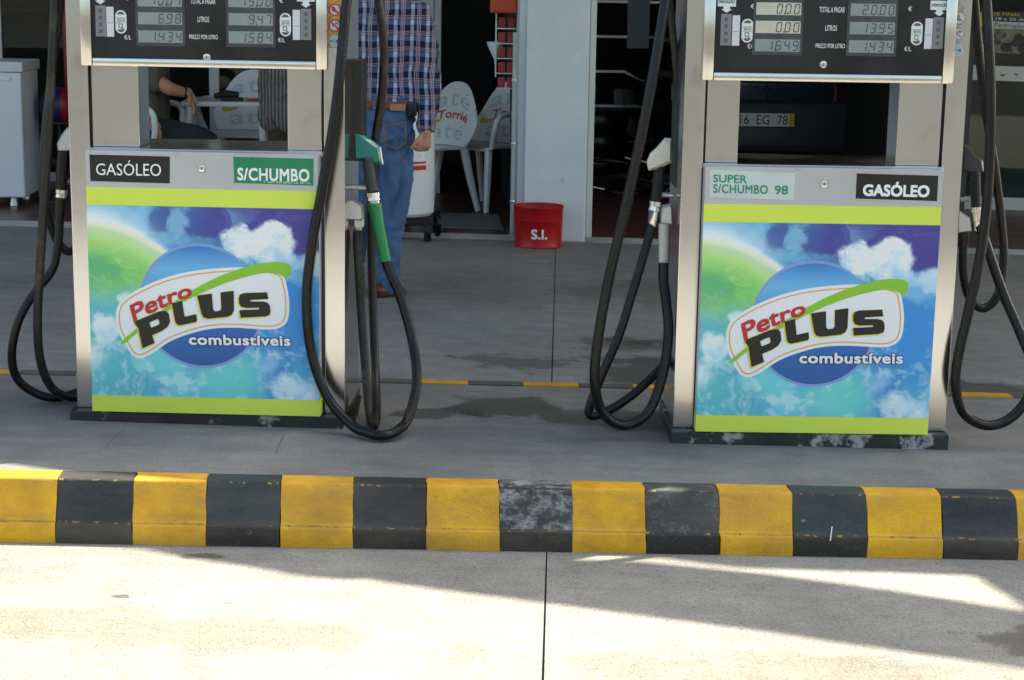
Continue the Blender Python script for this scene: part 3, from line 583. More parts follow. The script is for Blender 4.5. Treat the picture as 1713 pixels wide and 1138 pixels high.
            if k % 2: flat(mk, o.x - r * .5, o.x + r * .1, o.z - r * .1, o.z + r * .12, -.0021); flat(mk, o.x + r * .05, o.x + r * .5, o.z + r * .2, o.z + r * .5, -.0021)
            else: mk.add([(o.x - r * .6, -.0021, o.z + r * .1), (o.x - r * .1, -.0021, o.z + r * .6), (o.x + r * .1, -.0021, o.z + r * .2), (o.x + r * .45, -.0021, o.z - r * .5), (o.x - r * .3, -.0021, o.z - r * .3)], [(0, 1, 2, 3, 4)])
        else:
            flat(mk, o.x - r * .6, o.x + r * .35, o.z - r * .06, o.z + r * .06, -.0021); flat(mk, o.x + r * .3, o.x + r * .65, o.z - r * .25, o.z + r * .2, -.0021); flat(mk, o.x - r * .7, o.x - r * .5, o.z - r * .14, o.z + r * .14, -.0021)
        mk.build('pictogram', GREY2, dt)
    return P, MW, MI
def at_plane(u, v, MW, yl):
    """point of the photo ray on the pump's local plane y = yl (world space)"""
    o = MW @ Vector((0, yl, 0)); n = (MW.to_3x3() @ Vector((0, 1, 0))); d = ray(u, v); c0 = Vector((0, 0, CAMZ)); return c0 + d * ((o - c0).dot(n) / d.dot(n))
def glass_mat(name, tint, refl=.08):
    M = bpy.data.materials.new(name); M.use_nodes = True; t = M.node_tree; t.nodes.remove(t.nodes['Principled BSDF']); o = t.nodes['Material Output']
    tr = t.nodes.new('ShaderNodeBsdfTransparent'); tr.inputs[0].default_value = (*tint, 1); gl = t.nodes.new('ShaderNodeBsdfGlossy'); gl.inputs['Roughness'].default_value = .02
    f = t.nodes.new('ShaderNodeFresnel'); f.inputs[0].default_value = 1.45; mx = t.nodes.new('ShaderNodeMixShader'); t.links.new(f.outputs[0], mx.inputs[0]); t.links.new(tr.outputs[0], mx.inputs[1]); t.links.new(gl.outputs[0], mx.inputs[2]); t.links.new(mx.outputs[0], o.inputs[0]); return M
GLASS = glass_mat('clear_glass', (.86, .89, .88)); DGLASS = glass_mat('shop_glass', (.62, .70, .68))
STKO = mat('sticker_amber', S(206, 150, 84), .5, var=.25, vscale=60, dirt=S(150, 110, 70), dscale=90, dthr=.55); STKW = mat('sticker_face', S(206, 208, 216), .4, var=.05); STKB = mat('sticker_blueface', S(176, 194, 204), .35, var=.05)
STKP = mat('sticker_residue', S(176, 166, 148), .5, var=.3, vscale=70, dirt=S(120, 112, 96), dscale=110, dthr=.58); FADE = mat('sticker_faded_ring', S(160, 150, 140), .5)
cfgL = dict(win=(-.217, .256), plinth=PLINTH, lcd=[(((232, 71), (306, 72)), ('10.01', '6.98', '1.434')), (((383, 72.5), (457, 74)), ('15.00', '9.47', '1.584'))], tcx=-.001,
    side={-1: (-.240, -.260, -.294, -.3235), 1: (.243, .256, .2905, .3205)}, lockd=(346, 96), lockh=(341, 285),
    labels=[(((154.5, 305.5), (287, 310), (287.5, 265), (153, 261)), LABELB, [('GASÓLEO', ((164, 295.5), (273, 298), (273, 271.5), (164, 270.5)), WHITE, 0.008)]),
            (((394.5, 309.5), (526, 315), (527, 270), (393.5, 266)), LABELG, [('S/CHUMBO', ((400, 305.5), (520, 308.5), (520, 287), (400, 284)), WHITE, .045), ('T. máx. 0.013gPb/1 i.o. 95 r.m.', ((443, 310.5), (522, 313.5), (522, 308.5), (443, 306.3)), WHITE, .01)])],
    stick=dict(strip=((549, 80.5), (569, 80.5), (570, -30), (549, -30)), mat=STKO, ring=RED, face={0: STKW, 1: STKB}, dots=[(560, 16.5, 9.6, 0), (560, 43, 9.6, 0), (559.5, 69, 9.8, 1)]))
cfgR = dict(win=(-.264, .230), plinth=PLINTH_W, lcd=[(((1262, 86), (1337, 87.5)), ('0.00', '0.00', '1.649')), (((1419, 88), (1494, 89.5)), ('20.00', '13.95', '1.434'))], tcx=.004,
    side={-1: (-.240, -.253, -.288, -.319), 1: (.243, .268, .304, .333)}, lockd=(1377, 108), lockh=(1374, 304),
    labels=[(((1184, 326), (1324, 331), (1326, 286), (1185, 281)), LABELS, [('SUPER', ((1190, 302), (1246, 304), (1246, 290), (1190, 289)), GREENT, .035), ('S/CHUMBO', ((1190, 320), (1281, 321.5), (1281, 306.5), (1190, 305)), GREENT, .035), ('98', ((1292, 321.7), (1314, 322), (1315, 307), (1292, 306.7)), GREENT, .035)]),
            (((1427.5, 328), (1564.5, 331.5), (1566, 289), (1429, 286)), LABELB, [('GASÓLEO', ((1439, 323.5), (1551, 325.5), (1552, 300), (1440, 299)), WHITE, .05)])],
    stick=dict(strip=((1589.5, 95.5), (1604, 95.5), (1617, -30), (1593, -30)), mat=STKP, ring=FADE, face={0: STKW, 1: STKB}, dots=[(1604.5, 30.5, 10.2, 0), (1602.5, 57, 10.2, 0), (1600.5, 84, 10.4, 1)]))
PL, MWL, MIL = pump('L', (-.977, 5.688, .1795), -.033, 'fuel pump with the green S/CHUMBO label, left of the two', cfgL)
PR, MWR, MIR = pump('R', (.959, 5.599, .1705), .009, 'fuel pump with the pale SUPER S/CHUMBO 98 label, right of the two', cfgR)

def hose(P, MI, Yb, pts, r=.0162, mt=None, n=10, name='hose'):
    q = catmull([MI @ at(u, v, Yb + dy) for u, v, dy in pts], n); return MB().tube(q, r, 12).build(name, mt or RUBBER, P, smooth=True)
def profile(P, MI, Yb, name, poly, dy, th, mt, rnd=.006):
    """outline in photo pixels at its own depth, given real thickness"""
    W_ = [at(u, v, Yb + dy) for u, v in poly]; mb = MB(MI); mb.prism([(p.x, p.z) for p in W_], Yb + dy - th / 2, Yb + dy + th / 2, rnd); return mb.build(name, mt, P, smooth=True)
def rod(P, MI, Yb, name, pts, rs, mt, n=14):
    rs = [r * px(Yb) for r in rs]; return MB().tube([MI @ at(u, v, Yb + dy) for u, v, dy in pts], rs, n).build(name, mt, P, smooth=True)
TEAL = mat('nozzle_teal', S(8, 128, 122), .25, var=.08, coat=.4); GREENS = mat('sleeve_green', S(14, 122, 66), .35, var=.12, vscale=20); WSLV = mat('sleeve_white', S(206, 202, 190), .5, var=.1, vscale=30, dirt=S(120, 112, 96), dscale=22, dthr=.6)
CAST = mat('cast_aluminium', (.55, .55, .54), .38, .75, var=.12, vscale=30, bump=.4, bscale=140, dirt=(.25, .24, .22), dscale=20, dthr=.62)
BAG = mat('plastic_cover', S(224, 220, 206), .4, var=.08, vscale=20, bump=.8, bscale=45)
# left pump, right-hand side
Y = 5.72
boot = MB(MIL); boot.box(-.5316 - .004, -.497, 5.86, 6.02, 1.02, 1.345, .004); boot.build('nozzle_boot', BLACKP, PL)
hose(PL, MIL, Y, [(578, -50, .12), (584, -56, .04), (584, -36, -.03), (580, 0, -.06), (562, 180, -.10), (540, 310, -.12), (522, 410, -.13), (513, 500, -.13), (521, 590, -.12), (548, 665, -.13), (588, 711, -.18), (615, 724, -.23), (640, 729, -.26), (664, 721, -.22), (683, 699, -.15), (697, 640, -.06), (691, 575, .02), (671, 500, .05), (655, 462, .075), (645, 436, .086), (639, 408, .096)])
hose(PL, MIL, Y, [(590, -52, .22), (608, -55, .22), (624, -36, .22), (633, 0, .22), (642, 80, .22), (639, 160, .22), (628, 235, .22), (621, 330, .22), (622, 450, .22), (627, 600, .15), (630, 685, -.02), (626, 714, -.16), (618, 690, -.05), (610, 600, .06), (603, 500, .11), (598, 410, .12), (598, 385, .12)], .0145, RUBBER_W)
nz = profile(PL, MIL, Y, 'nozzle', [(592, 222), (601, 221), (612, 229), (624, 236), (636, 246), (638, 258), (640, 272), (632, 275), (618, 271), (604, 267), (592, 266)], .16, .05, TEAL, .01)
rod(nz, Matrix.Identity(4) @ MIL, Y, 'nozzle_rim', [(635.5, 246, .13), (640, 275, .13)], [1.6, 1.6], WHITE, 8)
profile(nz, MIL, Y, 'nozzle_spout', [(585, 205), (600, 214), (602, 224), (592, 226), (583, 220)], .16, .03, CHROME, .005)
rod(nz, MIL, Y, 'nozzle_grip', [(615, 266, .14), (619, 295, .13), (624, 322, .12)], [9.5, 10, 10.5], mat('ribbed_rubber', (.03, .03, .031), .35, var=.3, vscale=30, bump=.6, bscale=80, stretch=(6, 6, 1)))
rod(nz, MIL, Y, 'swivel_collar', [(624.5, 322, .12), (625, 328, .12), (625.3, 329, .12), (626, 335, .12), (626.2, 336, .12), (627, 341, .12)], [11, 11.5, 9.5, 11, 9, 9], CHROME)
rod(nz, MIL, Y, 'hose_sleeve', [(626.5, 340, .11), (628, 352, .11), (629, 353, .11), (634, 385, .10), (640, 412, .095), (645, 438, .085)], [11.5, 12.5, 11, 10.5, 10, 9.5], GREENS)
rod(PL, MIL, Y, 'hang_peg', [(590, 313, .16), (613, 315, .16)], [4.5, 4.5], CAST)
el = profile(PL, MIL, Y, 'hose_elbow', [(584.5, 331), (590, 333), (607, 343), (608.5, 349), (608.5, 366), (604, 369), (586, 368)], .13, .045, CAST, .007)
rod(el, MIL, Y, 'elbow_nut', [(599, 366, .13), (599, 379, .13), (599, 380, .13), (599, 400, .13)], [10, 10, 6.5, 6], CAST, 6)
rod(PL, MIL, Y, 'drain_strap', [(586, 705, .0), (592, 690, .05), (601, 664, .15)], [9, 8, 4], RUBBER)
# left pump, left-hand side
hose(PL, MIL, Y, [(116, -50, .12), (102, -54, .06), (96, -36, .02), (92, 0, .0), (84, 160, -.02), (76, 300, -.03), (68, 430, -.03), (63, 530, -.02), (67, 600, .0), (84, 645, .03), (112, 664, .08), (150, 664, .16)], .0145, RUBBER_W)
hose(PL, MIL, Y, [(122, -50, .25), (112, -54, .25), (105, -36, .24), (101, 0, .22), (88, 110, .2), (76, 220, .18), (71, 300, .16), (77, 350, .16), (88, 385, .18), (101, 411, .2), (117, 421, .22), (138, 408, .26)], .0145, RUBBER_W)
hose(PL, MIL, Y, [(100, 350, .14), (98, 400, .13), (88, 450, .12), (58, 490, .1), (32, 535, .08), (20, 590, .08), (28, 632, .1), (56, 656, .12), (92, 666, .14), (135, 655, .2)], .0145, RUBBER)
nz = profile(PL, MIL, Y, 'nozzle', [(97, 240), (104, 225), (114, 213), (121, 212), (124, 226), (124, 252), (112, 256), (99, 254)], .16, .045, CAST, .008)
rod(nz, MIL, Y, 'nozzle_grip', [(107, 254, .14), (104, 285, .14), (103, 318, .14)], [11, 10.5, 9.5], RUBBER)
rod(nz, MIL, Y, 'swivel_collar', [(103, 317, .14), (102.6, 323, .14), (102.5, 324, .14), (102, 330, .14)], [10.5, 10.5, 9.5, 10], CHROME)
rod(nz, MIL, Y, 'hose_sleeve', [(102, 330, .14), (101, 345, .14), (99.5, 362, .14)], [10, 10, 8.5], RUBBER)
rod(PL, MIL, Y, 'hang_peg', [(112, 304, .16), (126, 304, .16)], [5, 5], CAST)
boot = MB(MIL); boot.box(-1.432, -1.401, 5.86, 6.02, .95, 1.30, .004); boot.build('nozzle_boot', BLACKP, PL)
# right pump, left-hand side
Y = 5.63
hose(PR, MIR, Y, [(1146, -42, .1), (1130, -48, .03), (1119, -32, -.03), (1113, 0, -.06), (1088, 150, -.1), (1053, 320, -.12), (1020, 460, -.12), (1000, 570, -.12), (995, 640, -.12), (1008, 690, -.1), (1044, 712, -.08), (1084, 690, -.05), (1108, 630, -.02), (1118, 560, .02), (1115, 510, .05), (1110, 470, .08), (1110, 440, .09)])
hose(PR, MIR, Y, [(1096, 330, .12), (1091, 375, .12), (1076, 430, .1), (1058, 490, .08), (1036, 560, .06), (1008, 625, .05), (987, 678, .05), (988, 695, .05), (1008, 692, .06), (1050, 667, .08), (1092, 630, .12), (1118, 598, .18), (1128, 560, .24)], .0145)
hose(PR, MIR, Y, [(1148, -42, .2), (1128, -46, .22), (1119, -20, .22), (1124, 40, .22), (1131, 110, .22), (1134, 158, .22), (1136, 185, .22)], .012, RUBBER_W)
nz = profile(PR, MIR, Y, 'nozzle', [(1082, 272), (1088, 257), (1100, 246), (1113, 231), (1123, 232), (1125, 270), (1112, 277), (1097, 283), (1085, 285)], .13, .055, BAG, .012)
rod(nz, MIR, Y, 'nozzle_grip', [(1104, 278, .13), (1100, 310, .13), (1097, 338, .12)], [10, 9.5, 9], RUBBER)
rod(nz, MIR, Y, 'swivel_collar', [(1097, 337, .12), (1096, 344, .12), (1095.6, 345, .12), (1094, 352, .12), (1093.6, 353, .12), (1091, 379, .12)], [10.5, 10.5, 9, 10, 8.5, 7.5], CHROME)
rod(PR, MIR, Y, 'hang_peg', [(1106, 326, .15), (1126, 327, .15)], [4.5, 4.5], CAST)
el = profile(PR, MIR, Y, 'hose_elbow', [(1108, 344), (1121, 341), (1124, 345), (1124, 376), (1104, 376), (1104, 352)], .13, .045, CAST, .007)
rod(el, MIR, Y, 'hose_sleeve', [(1111, 374, .11), (1111, 400, .11), (1110.5, 440, .10), (1110, 474, .09)], [9.5, 9.5, 8.8, 8.5], WSLV)
bx_ = MB(MIR); a_ = at(1135, 250, Y + .3); bx_.box(a_.x - .024, a_.x + .012, Y + .12, Y + .32, .96, 1.33, .004); bx_.build('nozzle_boot', BLACKP, PR)
# right pump, right-hand side
hose(PR, MIR, Y, [(1624, -42, .1), (1638, -48, .04), (1646, -30, -.02), (1650, 0, -.04), (1657, 150, -.06), (1654, 300, -.07), (1641, 420, -.08), (1620, 520, -.08), (1602, 600, -.08), (1599, 650, -.08), (1613, 692, -.07), (1650, 712, -.06), (1690, 700, -.04), (1722, 660, -.02), (1726, 610, .0), (1708, 560, .04), (1682, 500, .08), (1662, 445, .1), (1646, 398, .12), (1638, 378, .13)])
hose(PR, MIR, Y, [(1612, -42, .2), (1622, -48, .2), (1627, -28, .2), (1630, 0, .2), (1638, 90, .2), (1650, 190, .2), (1664, 280, .2), (1675, 370, .2), (1679, 440, .19), (1668, 495, .18), (1645, 516, .17), (1623, 500, .16), (1612, 460, .15), (1611, 400, .14)], .0145)
nz = profile(PR, MIR, Y, 'nozzle', [(1608, 240), (1616, 242), (1628, 256), (1643, 268), (1644, 288), (1628, 292), (1606, 286)], .16, .05, mat('nozzle_black', (.03, .03, .036), .35, var=.3, vscale=20), .01)
rod(nz, MIR, Y, 'nozzle_grip', [(1631, 288, .15), (1632, 320, .14), (1633, 347, .13)], [9.5, 9, 8.5], RUBBER)
rod(nz, MIR, Y, 'swivel_collar', [(1633, 346, .13), (1633.3, 354, .13), (1633.6, 355, .13), (1634, 370, .13), (1634, 371, .13), (1634, 386, .13)], [9.5, 9.5, 7.5, 7.5, 5.5, 5], CHROME)
el = profile(PR, MIR, Y, 'hose_elbow', [(1598, 352), (1606, 353), (1622, 363), (1624, 387), (1600, 390)], .14, .045, CAST, .007)
rod(el, MIR, Y, 'hose_sleeve', [(1611, 386, .14), (1611, 412, .14)], [10, 9], RUBBER)
rod(PR, MIR, Y, 'hang_peg', [(1606, 334, .17), (1620, 334, .17)], [4, 4], CAST)
# ------------------------------------------------------------------ canopy over the forecourt (out of the picture, edges shaped to cast the shade)
HC = 4.0; sx, sy = SUNV.x / SUNV.z, SUNV.y / SUNV.z
CANM = mat('canopy_sheet', (.55, .55, .54), .6, var=.05)
def cast(x, y, h=HC): z = h; return (x + sx * z, y + sy * z)
can = empty('canopy', (0, 0, 0), label='unseen flat forecourt canopy with edges cut to the shadow outlines', cat='canopy')
def slab(name, pts, h, th):
    n = len(pts); q = [cast(a, b, h) for a, b in pts]; MB().add([(a, b, h) for a, b in q] + [(a, b, h + th) for a, b in q], [tuple(range(n))[::-1], tuple(n + i for i in range(n))] + [(i, (i + 1) % n, n + (i + 1) % n, n + i) for i in range(n)]).build(name, CANM, can)
E1 = [(-7.5, 4.7), (-3, 4.72), (-1.78, 4.93), (-1.70, 5.0), (-1.64, 4.985), (-1.52, 4.925), (-1.388, 4.885), (-1.2, 4.85), (-1.008, 4.822), (-.914, 4.771), (-.705, 4.705), (-.53, 4.640), (-.46, 4.630), (-.404, 4.632), (-.36, 4.640), (-.30, 4.615), (.08, 4.514), (.688, 4.351), (1.269, 4.171), (3, 3.68), (5.5, 3.0)]
E2 = [(5.5, 3.3), (3, 3.95), (1.345, 4.600), (1.066, 4.71), (.752, 4.803), (.39, 4.872), (.188, 4.865), (-.155, 4.925), (-.313, 4.985)]
slab('shade_beam', E1 + E2 + [(-.5, 5.05), (-3, 5.3), (-7.5, 5.3)], HC, .03)  # unseen strip, outline shaped to throw the shadow band over kerb and forecourt
slab('roof_sheet', [(-7.5, 5.2), (-3, 5.2), (-1.4, 5.12), (-.593, 5.01), (-.314, 5.03), (-.068, 4.995), (.191, 4.965), (.476, 4.925), (.672, 4.865), (1.012, 4.872), (1.335, 4.877), (3, 4.86), (5.5, 4.86), (5.5, 10.0), (-7.5, 9.2)], HC + .2, .03)
slab('shade_plate', [(1.335, 5.0), (1.365, 4.87), (1.45, 4.55), (1.6, 4.3), (5.5, 3.2), (5.5, 5.0)], HC + .12, .03)  # unseen plate added to close the right end of the sunlit wedge
# ------------------------------------------------------------------ shop building behind the forecourt
BY0 = 11.46; BA = math.atan(KS)
def Bp(a, c, h):
    x = a - KS * c; return Vector((x, BY0 + KS * a + c, h + gz(x)))
bld = empty('shop_building', (0, BY0, 0), label='shop and workshop building with a white column and open dark bays', cat='building')
def bbox(name, a0, a1, c0, c1, h0, h1, mt, parent=bld, bev=0., **k):
    bm = MB(); n0 = 0
    if bev:
        t = MB().box(a0, a1, c0, c1, h0, h1, bev); bm.add([Bp(v.x, v.y, v.z) for v in t.V], t.F)
    else:
        t = MB().box(a0, a1, c0, c1, h0, h1); bm.add([Bp(v.x, v.y, v.z) for v in t.V], t.F)
    bm.V = [v - Vector((0, BY0, 0)) for v in bm.V] if parent is bld else bm.V
    return bm.build(name, mt, parent, **k)
GLZ = 2.35
bbox('porch_floor', -9, 9, .03, 8.5, -.1, .03, FLOORRED)
bbox('step_edge', -9, 9, .0, .03, -.1, .034, concrete('step_concrete', (.42, .41, .39), spk=.2))
bbox('mat_strip', -.62, -.05, .30, 1.05, .03, .036, mat('floor_mat', S(120, 124, 122), .6, var=.1, vscale=12))
# column
ca0 = (872 - 856.5) * px(BY0) ; ca1 = (975 - 856.5) * px(BY0)
bbox('column', ca0, ca1, -.005, .34, .0, 3.2, WPAINT, bev=.012)
bbox('column_return', ca0 - .042, ca0 - .001, .05, .34, .0, 3.2, WPAINT)
bbox('door_jamb', ca1 + .003, ca1 + .042, .012, .34, .0, 3.2, WFRAME, bev=.004)
pp_ = [Bp(ca0 - .072, .02, h) - Vector((0, BY0, 0)) for h in np.linspace(.01, 1.32, 8)]
MB().tube(pp_, .013, 10).build('drain_pipe', mat('grey_pipe', S(176, 184, 184), .5, var=.08), bld, smooth=True)
for h in (.25, .62, 1.02):
    q = Bp(ca0 - .072, .02, h) - Vector((0, BY0, 0)); MB().lathe([(.016, -.008), (.018, 0), (.016, .008)], 10, q).build('pipe_clip', ALUF, bld)
bbox('lintel', -9, 9, .0, .34, 3.2, 5.2, WPAINT); bbox('porch_ceiling', -9, 9, .34, 8.5, 3.1, 3.2, mat('porch_ceiling_paint', (.6, .6, .58), .8))
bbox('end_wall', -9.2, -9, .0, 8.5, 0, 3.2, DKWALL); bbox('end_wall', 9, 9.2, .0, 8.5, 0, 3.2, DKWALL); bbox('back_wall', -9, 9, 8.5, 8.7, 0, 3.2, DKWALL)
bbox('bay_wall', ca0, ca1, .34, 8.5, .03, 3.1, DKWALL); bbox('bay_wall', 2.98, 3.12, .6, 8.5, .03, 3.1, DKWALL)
# glazing right of the workshop bay
def gu(u, c): return (u - 856.5) * px(BY0 + c)          # photo column -> position along the facade at depth c
def gh(u, v, c): p = at(u, v, BY0 + c + KS * gu(u, c)); return p.z - gz(p.x)
def glazing(name_mt, a0, a1, rails, posts, pane_mt):
    for (h0, h1) in rails: bbox('window_rail', a0, a1, GLZ - .03, GLZ + .03, h0, h1, name_mt, bev=.004)
    for p0, p1 in posts: bbox('window_post', p0, p1, GLZ - .034, GLZ + .034, .03, 3.1, name_mt, bev=.004)
    bbox('window_pane', a0, a1, GLZ - .004, GLZ + .004, .04, 3.09, pane_mt)
glazing(WFRAME, 3.12, 8.9, [(.031, .13), (gh(1690, 136, GLZ), gh(1690, 111, GLZ)), (2.4, 2.5)], [(3.12, 3.18), (5.4, 5.46)], DGLASS)
glazing(WFRAME, -9, gu(762, GLZ), [(.031, .1), (2.3, 2.4)], [(gu(731, GLZ), gu(752, GLZ)), (gu(753, GLZ), gu(764, GLZ)), (gu(45, GLZ), gu(66, GLZ)), (gu(392, GLZ), gu(408, GLZ))], DGLASS)
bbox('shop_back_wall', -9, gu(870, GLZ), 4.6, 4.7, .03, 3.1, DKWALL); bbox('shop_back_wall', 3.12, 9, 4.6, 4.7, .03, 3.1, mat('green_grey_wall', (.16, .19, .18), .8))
bbox('counter_front', -4.6, -1.2, 3.3, 3.9, .03, 1.05, WOODB); bbox('wall_shelf', -5, -1, 4.3, 4.6, 1.25, 1.29, WOODB)
# ---- posters on the right-hand window
def poster(name, u0, u1, v0, v1, mt, label, cat='poster', c=GLZ - .012, th=.003):
    a0, a1 = gu(u0, c), gu(u1, c); h1, h0 = gh(u0, v0, c), gh(u0, v1, c)
    o = bbox(name, a0, a1, c - th, c, h0, h1, mt, parent=None, label=label, cat=cat); return o, a0, a1, h0, h1, c - th
def on(o, name, mt, info, x0, x1, y0, y1, k=1, s=None, bold=0.):
    _, a0, a1, h0, h1, c = info; f = lambda x, y: Bp(a0 + (a1 - a0) * x, c - .0012 * k, h0 + (h1 - h0) * y)
    if s: return text(name, s, quadmap(f(x0, y0), f(x1, y0), f(x1, y1), f(x0, y1)), mt, o, bold=bold)
    return mesh_obj(name, [f(x0, y0), f(x1, y0), f(x1, y1), f(x0, y1)], [(0, 1, 2, 3)], mt, o)
PDK = mat('poster_dark', S(30, 36, 44), .4, var=.3, vscale=8); PYL = mat('poster_yellow', S(214, 190, 60), .4); PWH = mat('poster_white', S(206, 212, 216), .4); PHOTO = mat('poster_photo', S(132, 124, 104), .4, var=.5, vscale=14, dirt=S(44, 48, 52), dscale=7, dthr=.5)
i = poster('event_poster', 1664, 1790, 19, 90, PDK, 'dark event poster with a motorbike photo and yellow lettering on the shop window')
o = i[0]; on(o, 'poster_photo', PHOTO, i, .02, .98, .02, .60); on(o, 'poster_band', PWH, i, .02, .98, .58, .76); on(o, 'poster_lettering', PDK, i, .05, .80, .60, .73, 2, 'Pedrogão Grande', .01)
on(o, 'poster_lettering', PYL, i, .0, .95, .90, .975, 2, 'DE FINAL - REGIONAL', .02); on(o, 'poster_lettering', PWH, i, .06, .55, .795, .865, 2, '18 e 20 de M', .02)
mbk = MB()
def pm(x, y): _, a0, a1, h0, h1, c = i; return Bp(a0 + (a1 - a0) * x, c - .0025, h0 + (h1 - h0) * y)
for cx, cy, r in ((.22, .16, .09), (.46, .14, .10)): mbk.add([pm(cx + r * math.cos(t) * .8, cy + r * math.sin(t) * 1.25) for t in np.linspace(0, 2 * math.pi, 16, False)], [tuple(range(16))])
mbk.add([pm(.2, .2), (pm(.45, .18)), pm(.5, .34), pm(.40, .50), pm(.33, .46), pm(.30, .32)], [(0, 1, 2, 3, 4, 5)]); mbk.build('poster_rider', BLK, o)
i = poster('notice_poster', 1634, 1662, 19, 90, PDK, 'narrow dark notice with yellow heading beside the event poster', c=GLZ - .014)
on(i[0], 'notice_block', PYL, i, .06, .9, .66, .97); on(i[0], 'notice_block', PWH, i, .1, .9, .05, .22); on(i[0], 'notice_block', PHOTO, i, .1, .9, .28, .58)
i = poster('beach_poster', 1606, 1634, 142, 196, mat('poster_sand', S(176, 160, 134), .4, var=.2, vscale=9), 'small sandy coloured picture on the window behind the right pump hoses', c=GLZ - .014)
on(i[0], 'picture_shade', PHOTO, i, .1, .95, .35, .75)
BIRD = mat('bird_decal', S(70, 76, 84), .5)
for k, (u, v, wd) in enumerate(((1624, 122, 10), (1668, 124, 7), (1689, 126, 16), (1712, 125, 10))):
    bd = MB(); a = gu(u, GLZ); h = gh(u, v, GLZ); e = wd * px(BY0 + GLZ) / 2
    bd.add([Bp(a - e, GLZ - .036, h + .01), Bp(a - e * .2, GLZ - .036, h - .012), Bp(a + e, GLZ - .036, h + .016), Bp(a + e * .1, GLZ - .036, h + .004)], [(0, 1, 2, 3)]); bd.V = [p - Vector((0, BY0, 0)) for p in bd.V]; bd.build('rail_decal', BIRD, bld)
# poster on the left glazing behind the man
i = poster('photo_notice', 690, 730, -30, 40, PWH, 'white notice with a grey photo on the glass behind the man in plaid'); on(i[0], 'notice_photo', PHOTO, i, .3, .95, .12, .5); on(i[0], 'notice_line', PDK, i, .1, .95, .56, .60)
# ------------------------------------------------------------------ things on the porch
def chair(loc, rz, label, red=True, arms=True):
    C = empty('plastic_chair', loc, rz, label=label, cat='chair', group='white plastic chairs on the porch'); C.scale = (1.07, 1.07, 1.05)
    # local: faces -y, seat height .43
    def sheet(name, fn, nu, nv, th, mt=WPLAST):
        V = []; Fc = []
        for s_ in (0, 1):
            for j in range(nv + 1):
                for i_ in range(nu + 1):
                    p = Vector(fn(i_ / nu * 2 - 1, j / nv)); e = 1e-3; du = Vector(fn(min(1, i_ / nu * 2 - 1 + e), j / nv)) - Vector(fn(i_ / nu * 2 - 1 - e, j / nv)); dv = Vector(fn(i_ / nu * 2 - 1, j / nv + e)) - Vector(fn(i_ / nu * 2 - 1, j / nv - e))
                    n = du.cross(dv); n = n.normalized() if n.length > 1e-12 else Vector((0, 0, 1)); V.append(p + n * th * (s_ - .5))
        q = (nu + 1) * (nv + 1)
        for j in range(nv):
            for i_ in range(nu):
                a = j * (nu + 1) + i_; Fc += [(a, a + 1, a + nu + 2, a + nu + 1), (q + a + nu + 1, q + a + nu + 2, q + a + 1, q + a)]
        ed = [i_ for i_ in range(nu + 1)] + [(j) * (nu + 1) + nu for j in range(1, nv + 1)] + [nv * (nu + 1) + i_ for i_ in range(nu - 1, -1, -1)] + [j * (nu + 1) for j in range(nv - 1, 0, -1)]
        for k in range(len(ed)): a, b = ed[k], ed[(k + 1) % len(ed)]; Fc.append((b, a, q + a, q + b))
        return MB().add(V, Fc).build(name, mt, C, smooth=True)
    sheet('seat', lambda u, v: (u * (.235 - .02 * v), -.23 + .45 * v, .432 - .018 * (1 - u * u) * math.sin(math.pi * v) - .012 * v - .02 * max(0, (.12 - v) / .12) ** 2), 10, 10, .012)
    bf = lambda u, v: (u * (.215 + .055 * math.sin(math.pi * min(1, v * .8 + .1))), .215 + .11 * v - .055 * u * u, .43 + v * .42 * (1 - .52 * abs(u) ** 2.6))
    bk = sheet('backrest', bf, 14, 10, .009)
    def brim(name, s, u0, u1, v0, v1, mt, bold):
        f = lambda x, y: Vector(bf(u0 + (u1 - u0) * x, v0 + (v1 - v0) * y)) + Vector((0, -.0075, 0)); text(name, s, f, mt, bk, bold=bold)
    G = mat('chair_relief', S(204, 210, 212), .5)
    brim('relief_lettering', 'até', -.62, .62, .62, .88, G, .012); brim('relief_lettering', 'até', -.62, .62, .10, .34, G, .012)
    cr = MB(); t_ = [math.pi * (.9 + .9 * k / 8) for k in range(9)]
    cr.add([Vector(bf(-.55 + .26 * math.cos(a), .47 + .12 * math.sin(a))) + Vector((0, -.008, 0)) for a in t_] + [Vector(bf(-.50 + .2 * math.cos(a), .50 + .09 * math.sin(a))) + Vector((0, -.008, 0)) for a in t_], [(k, k + 1, 10 + k, 9 + k) for k in range(8)]); cr.build('print_crescent', PYL, bk)
    if red: brim('print_lettering', 'Torrié', -.5, .62, .42, .56, RED, .02)
    for s_ in (-1, 1):
        MB().tube([(s_ * .205, -.20, .425), (s_ * .225, -.235, .2), (s_ * .24, -.262, .0)], [.028, .024, .018], 8).build('leg', WPLAST, C, smooth=True)
        MB().tube([(s_ * .195, .19, .42), (s_ * .215, .235, .2), (s_ * .235, .285, .0)], [.03, .025, .018], 8).build('leg', WPLAST, C, smooth=True)
        if arms: MB().tube(catmull([(s_ * .225, -.19, .43), (s_ * .262, -.215, .54), (s_ * .285, -.19, .635), (s_ * .288, -.05, .655), (s_ * .272, .12, .65), (s_ * .235, .20, .62)], 5), .02, 8).build('armrest', WPLAST, C, smooth=True)
    return C
def floor(u, v): p = gnd(u, v, .034); return p
FZ = .034
def fl(a, c): p = Bp(a, c, FZ); return p
c1 = floor(706, 352); c2 = floor(808, 346)
chair((c1.x, c1.y, c1.z), math.radians(-46), 'white plastic chair nearest the man in the plaid shirt, red print on its back', arms=False)
chair((c2.x, c2.y, c2.z), math.radians(-38), 'white plastic armchair with thin armrests beside the white column')
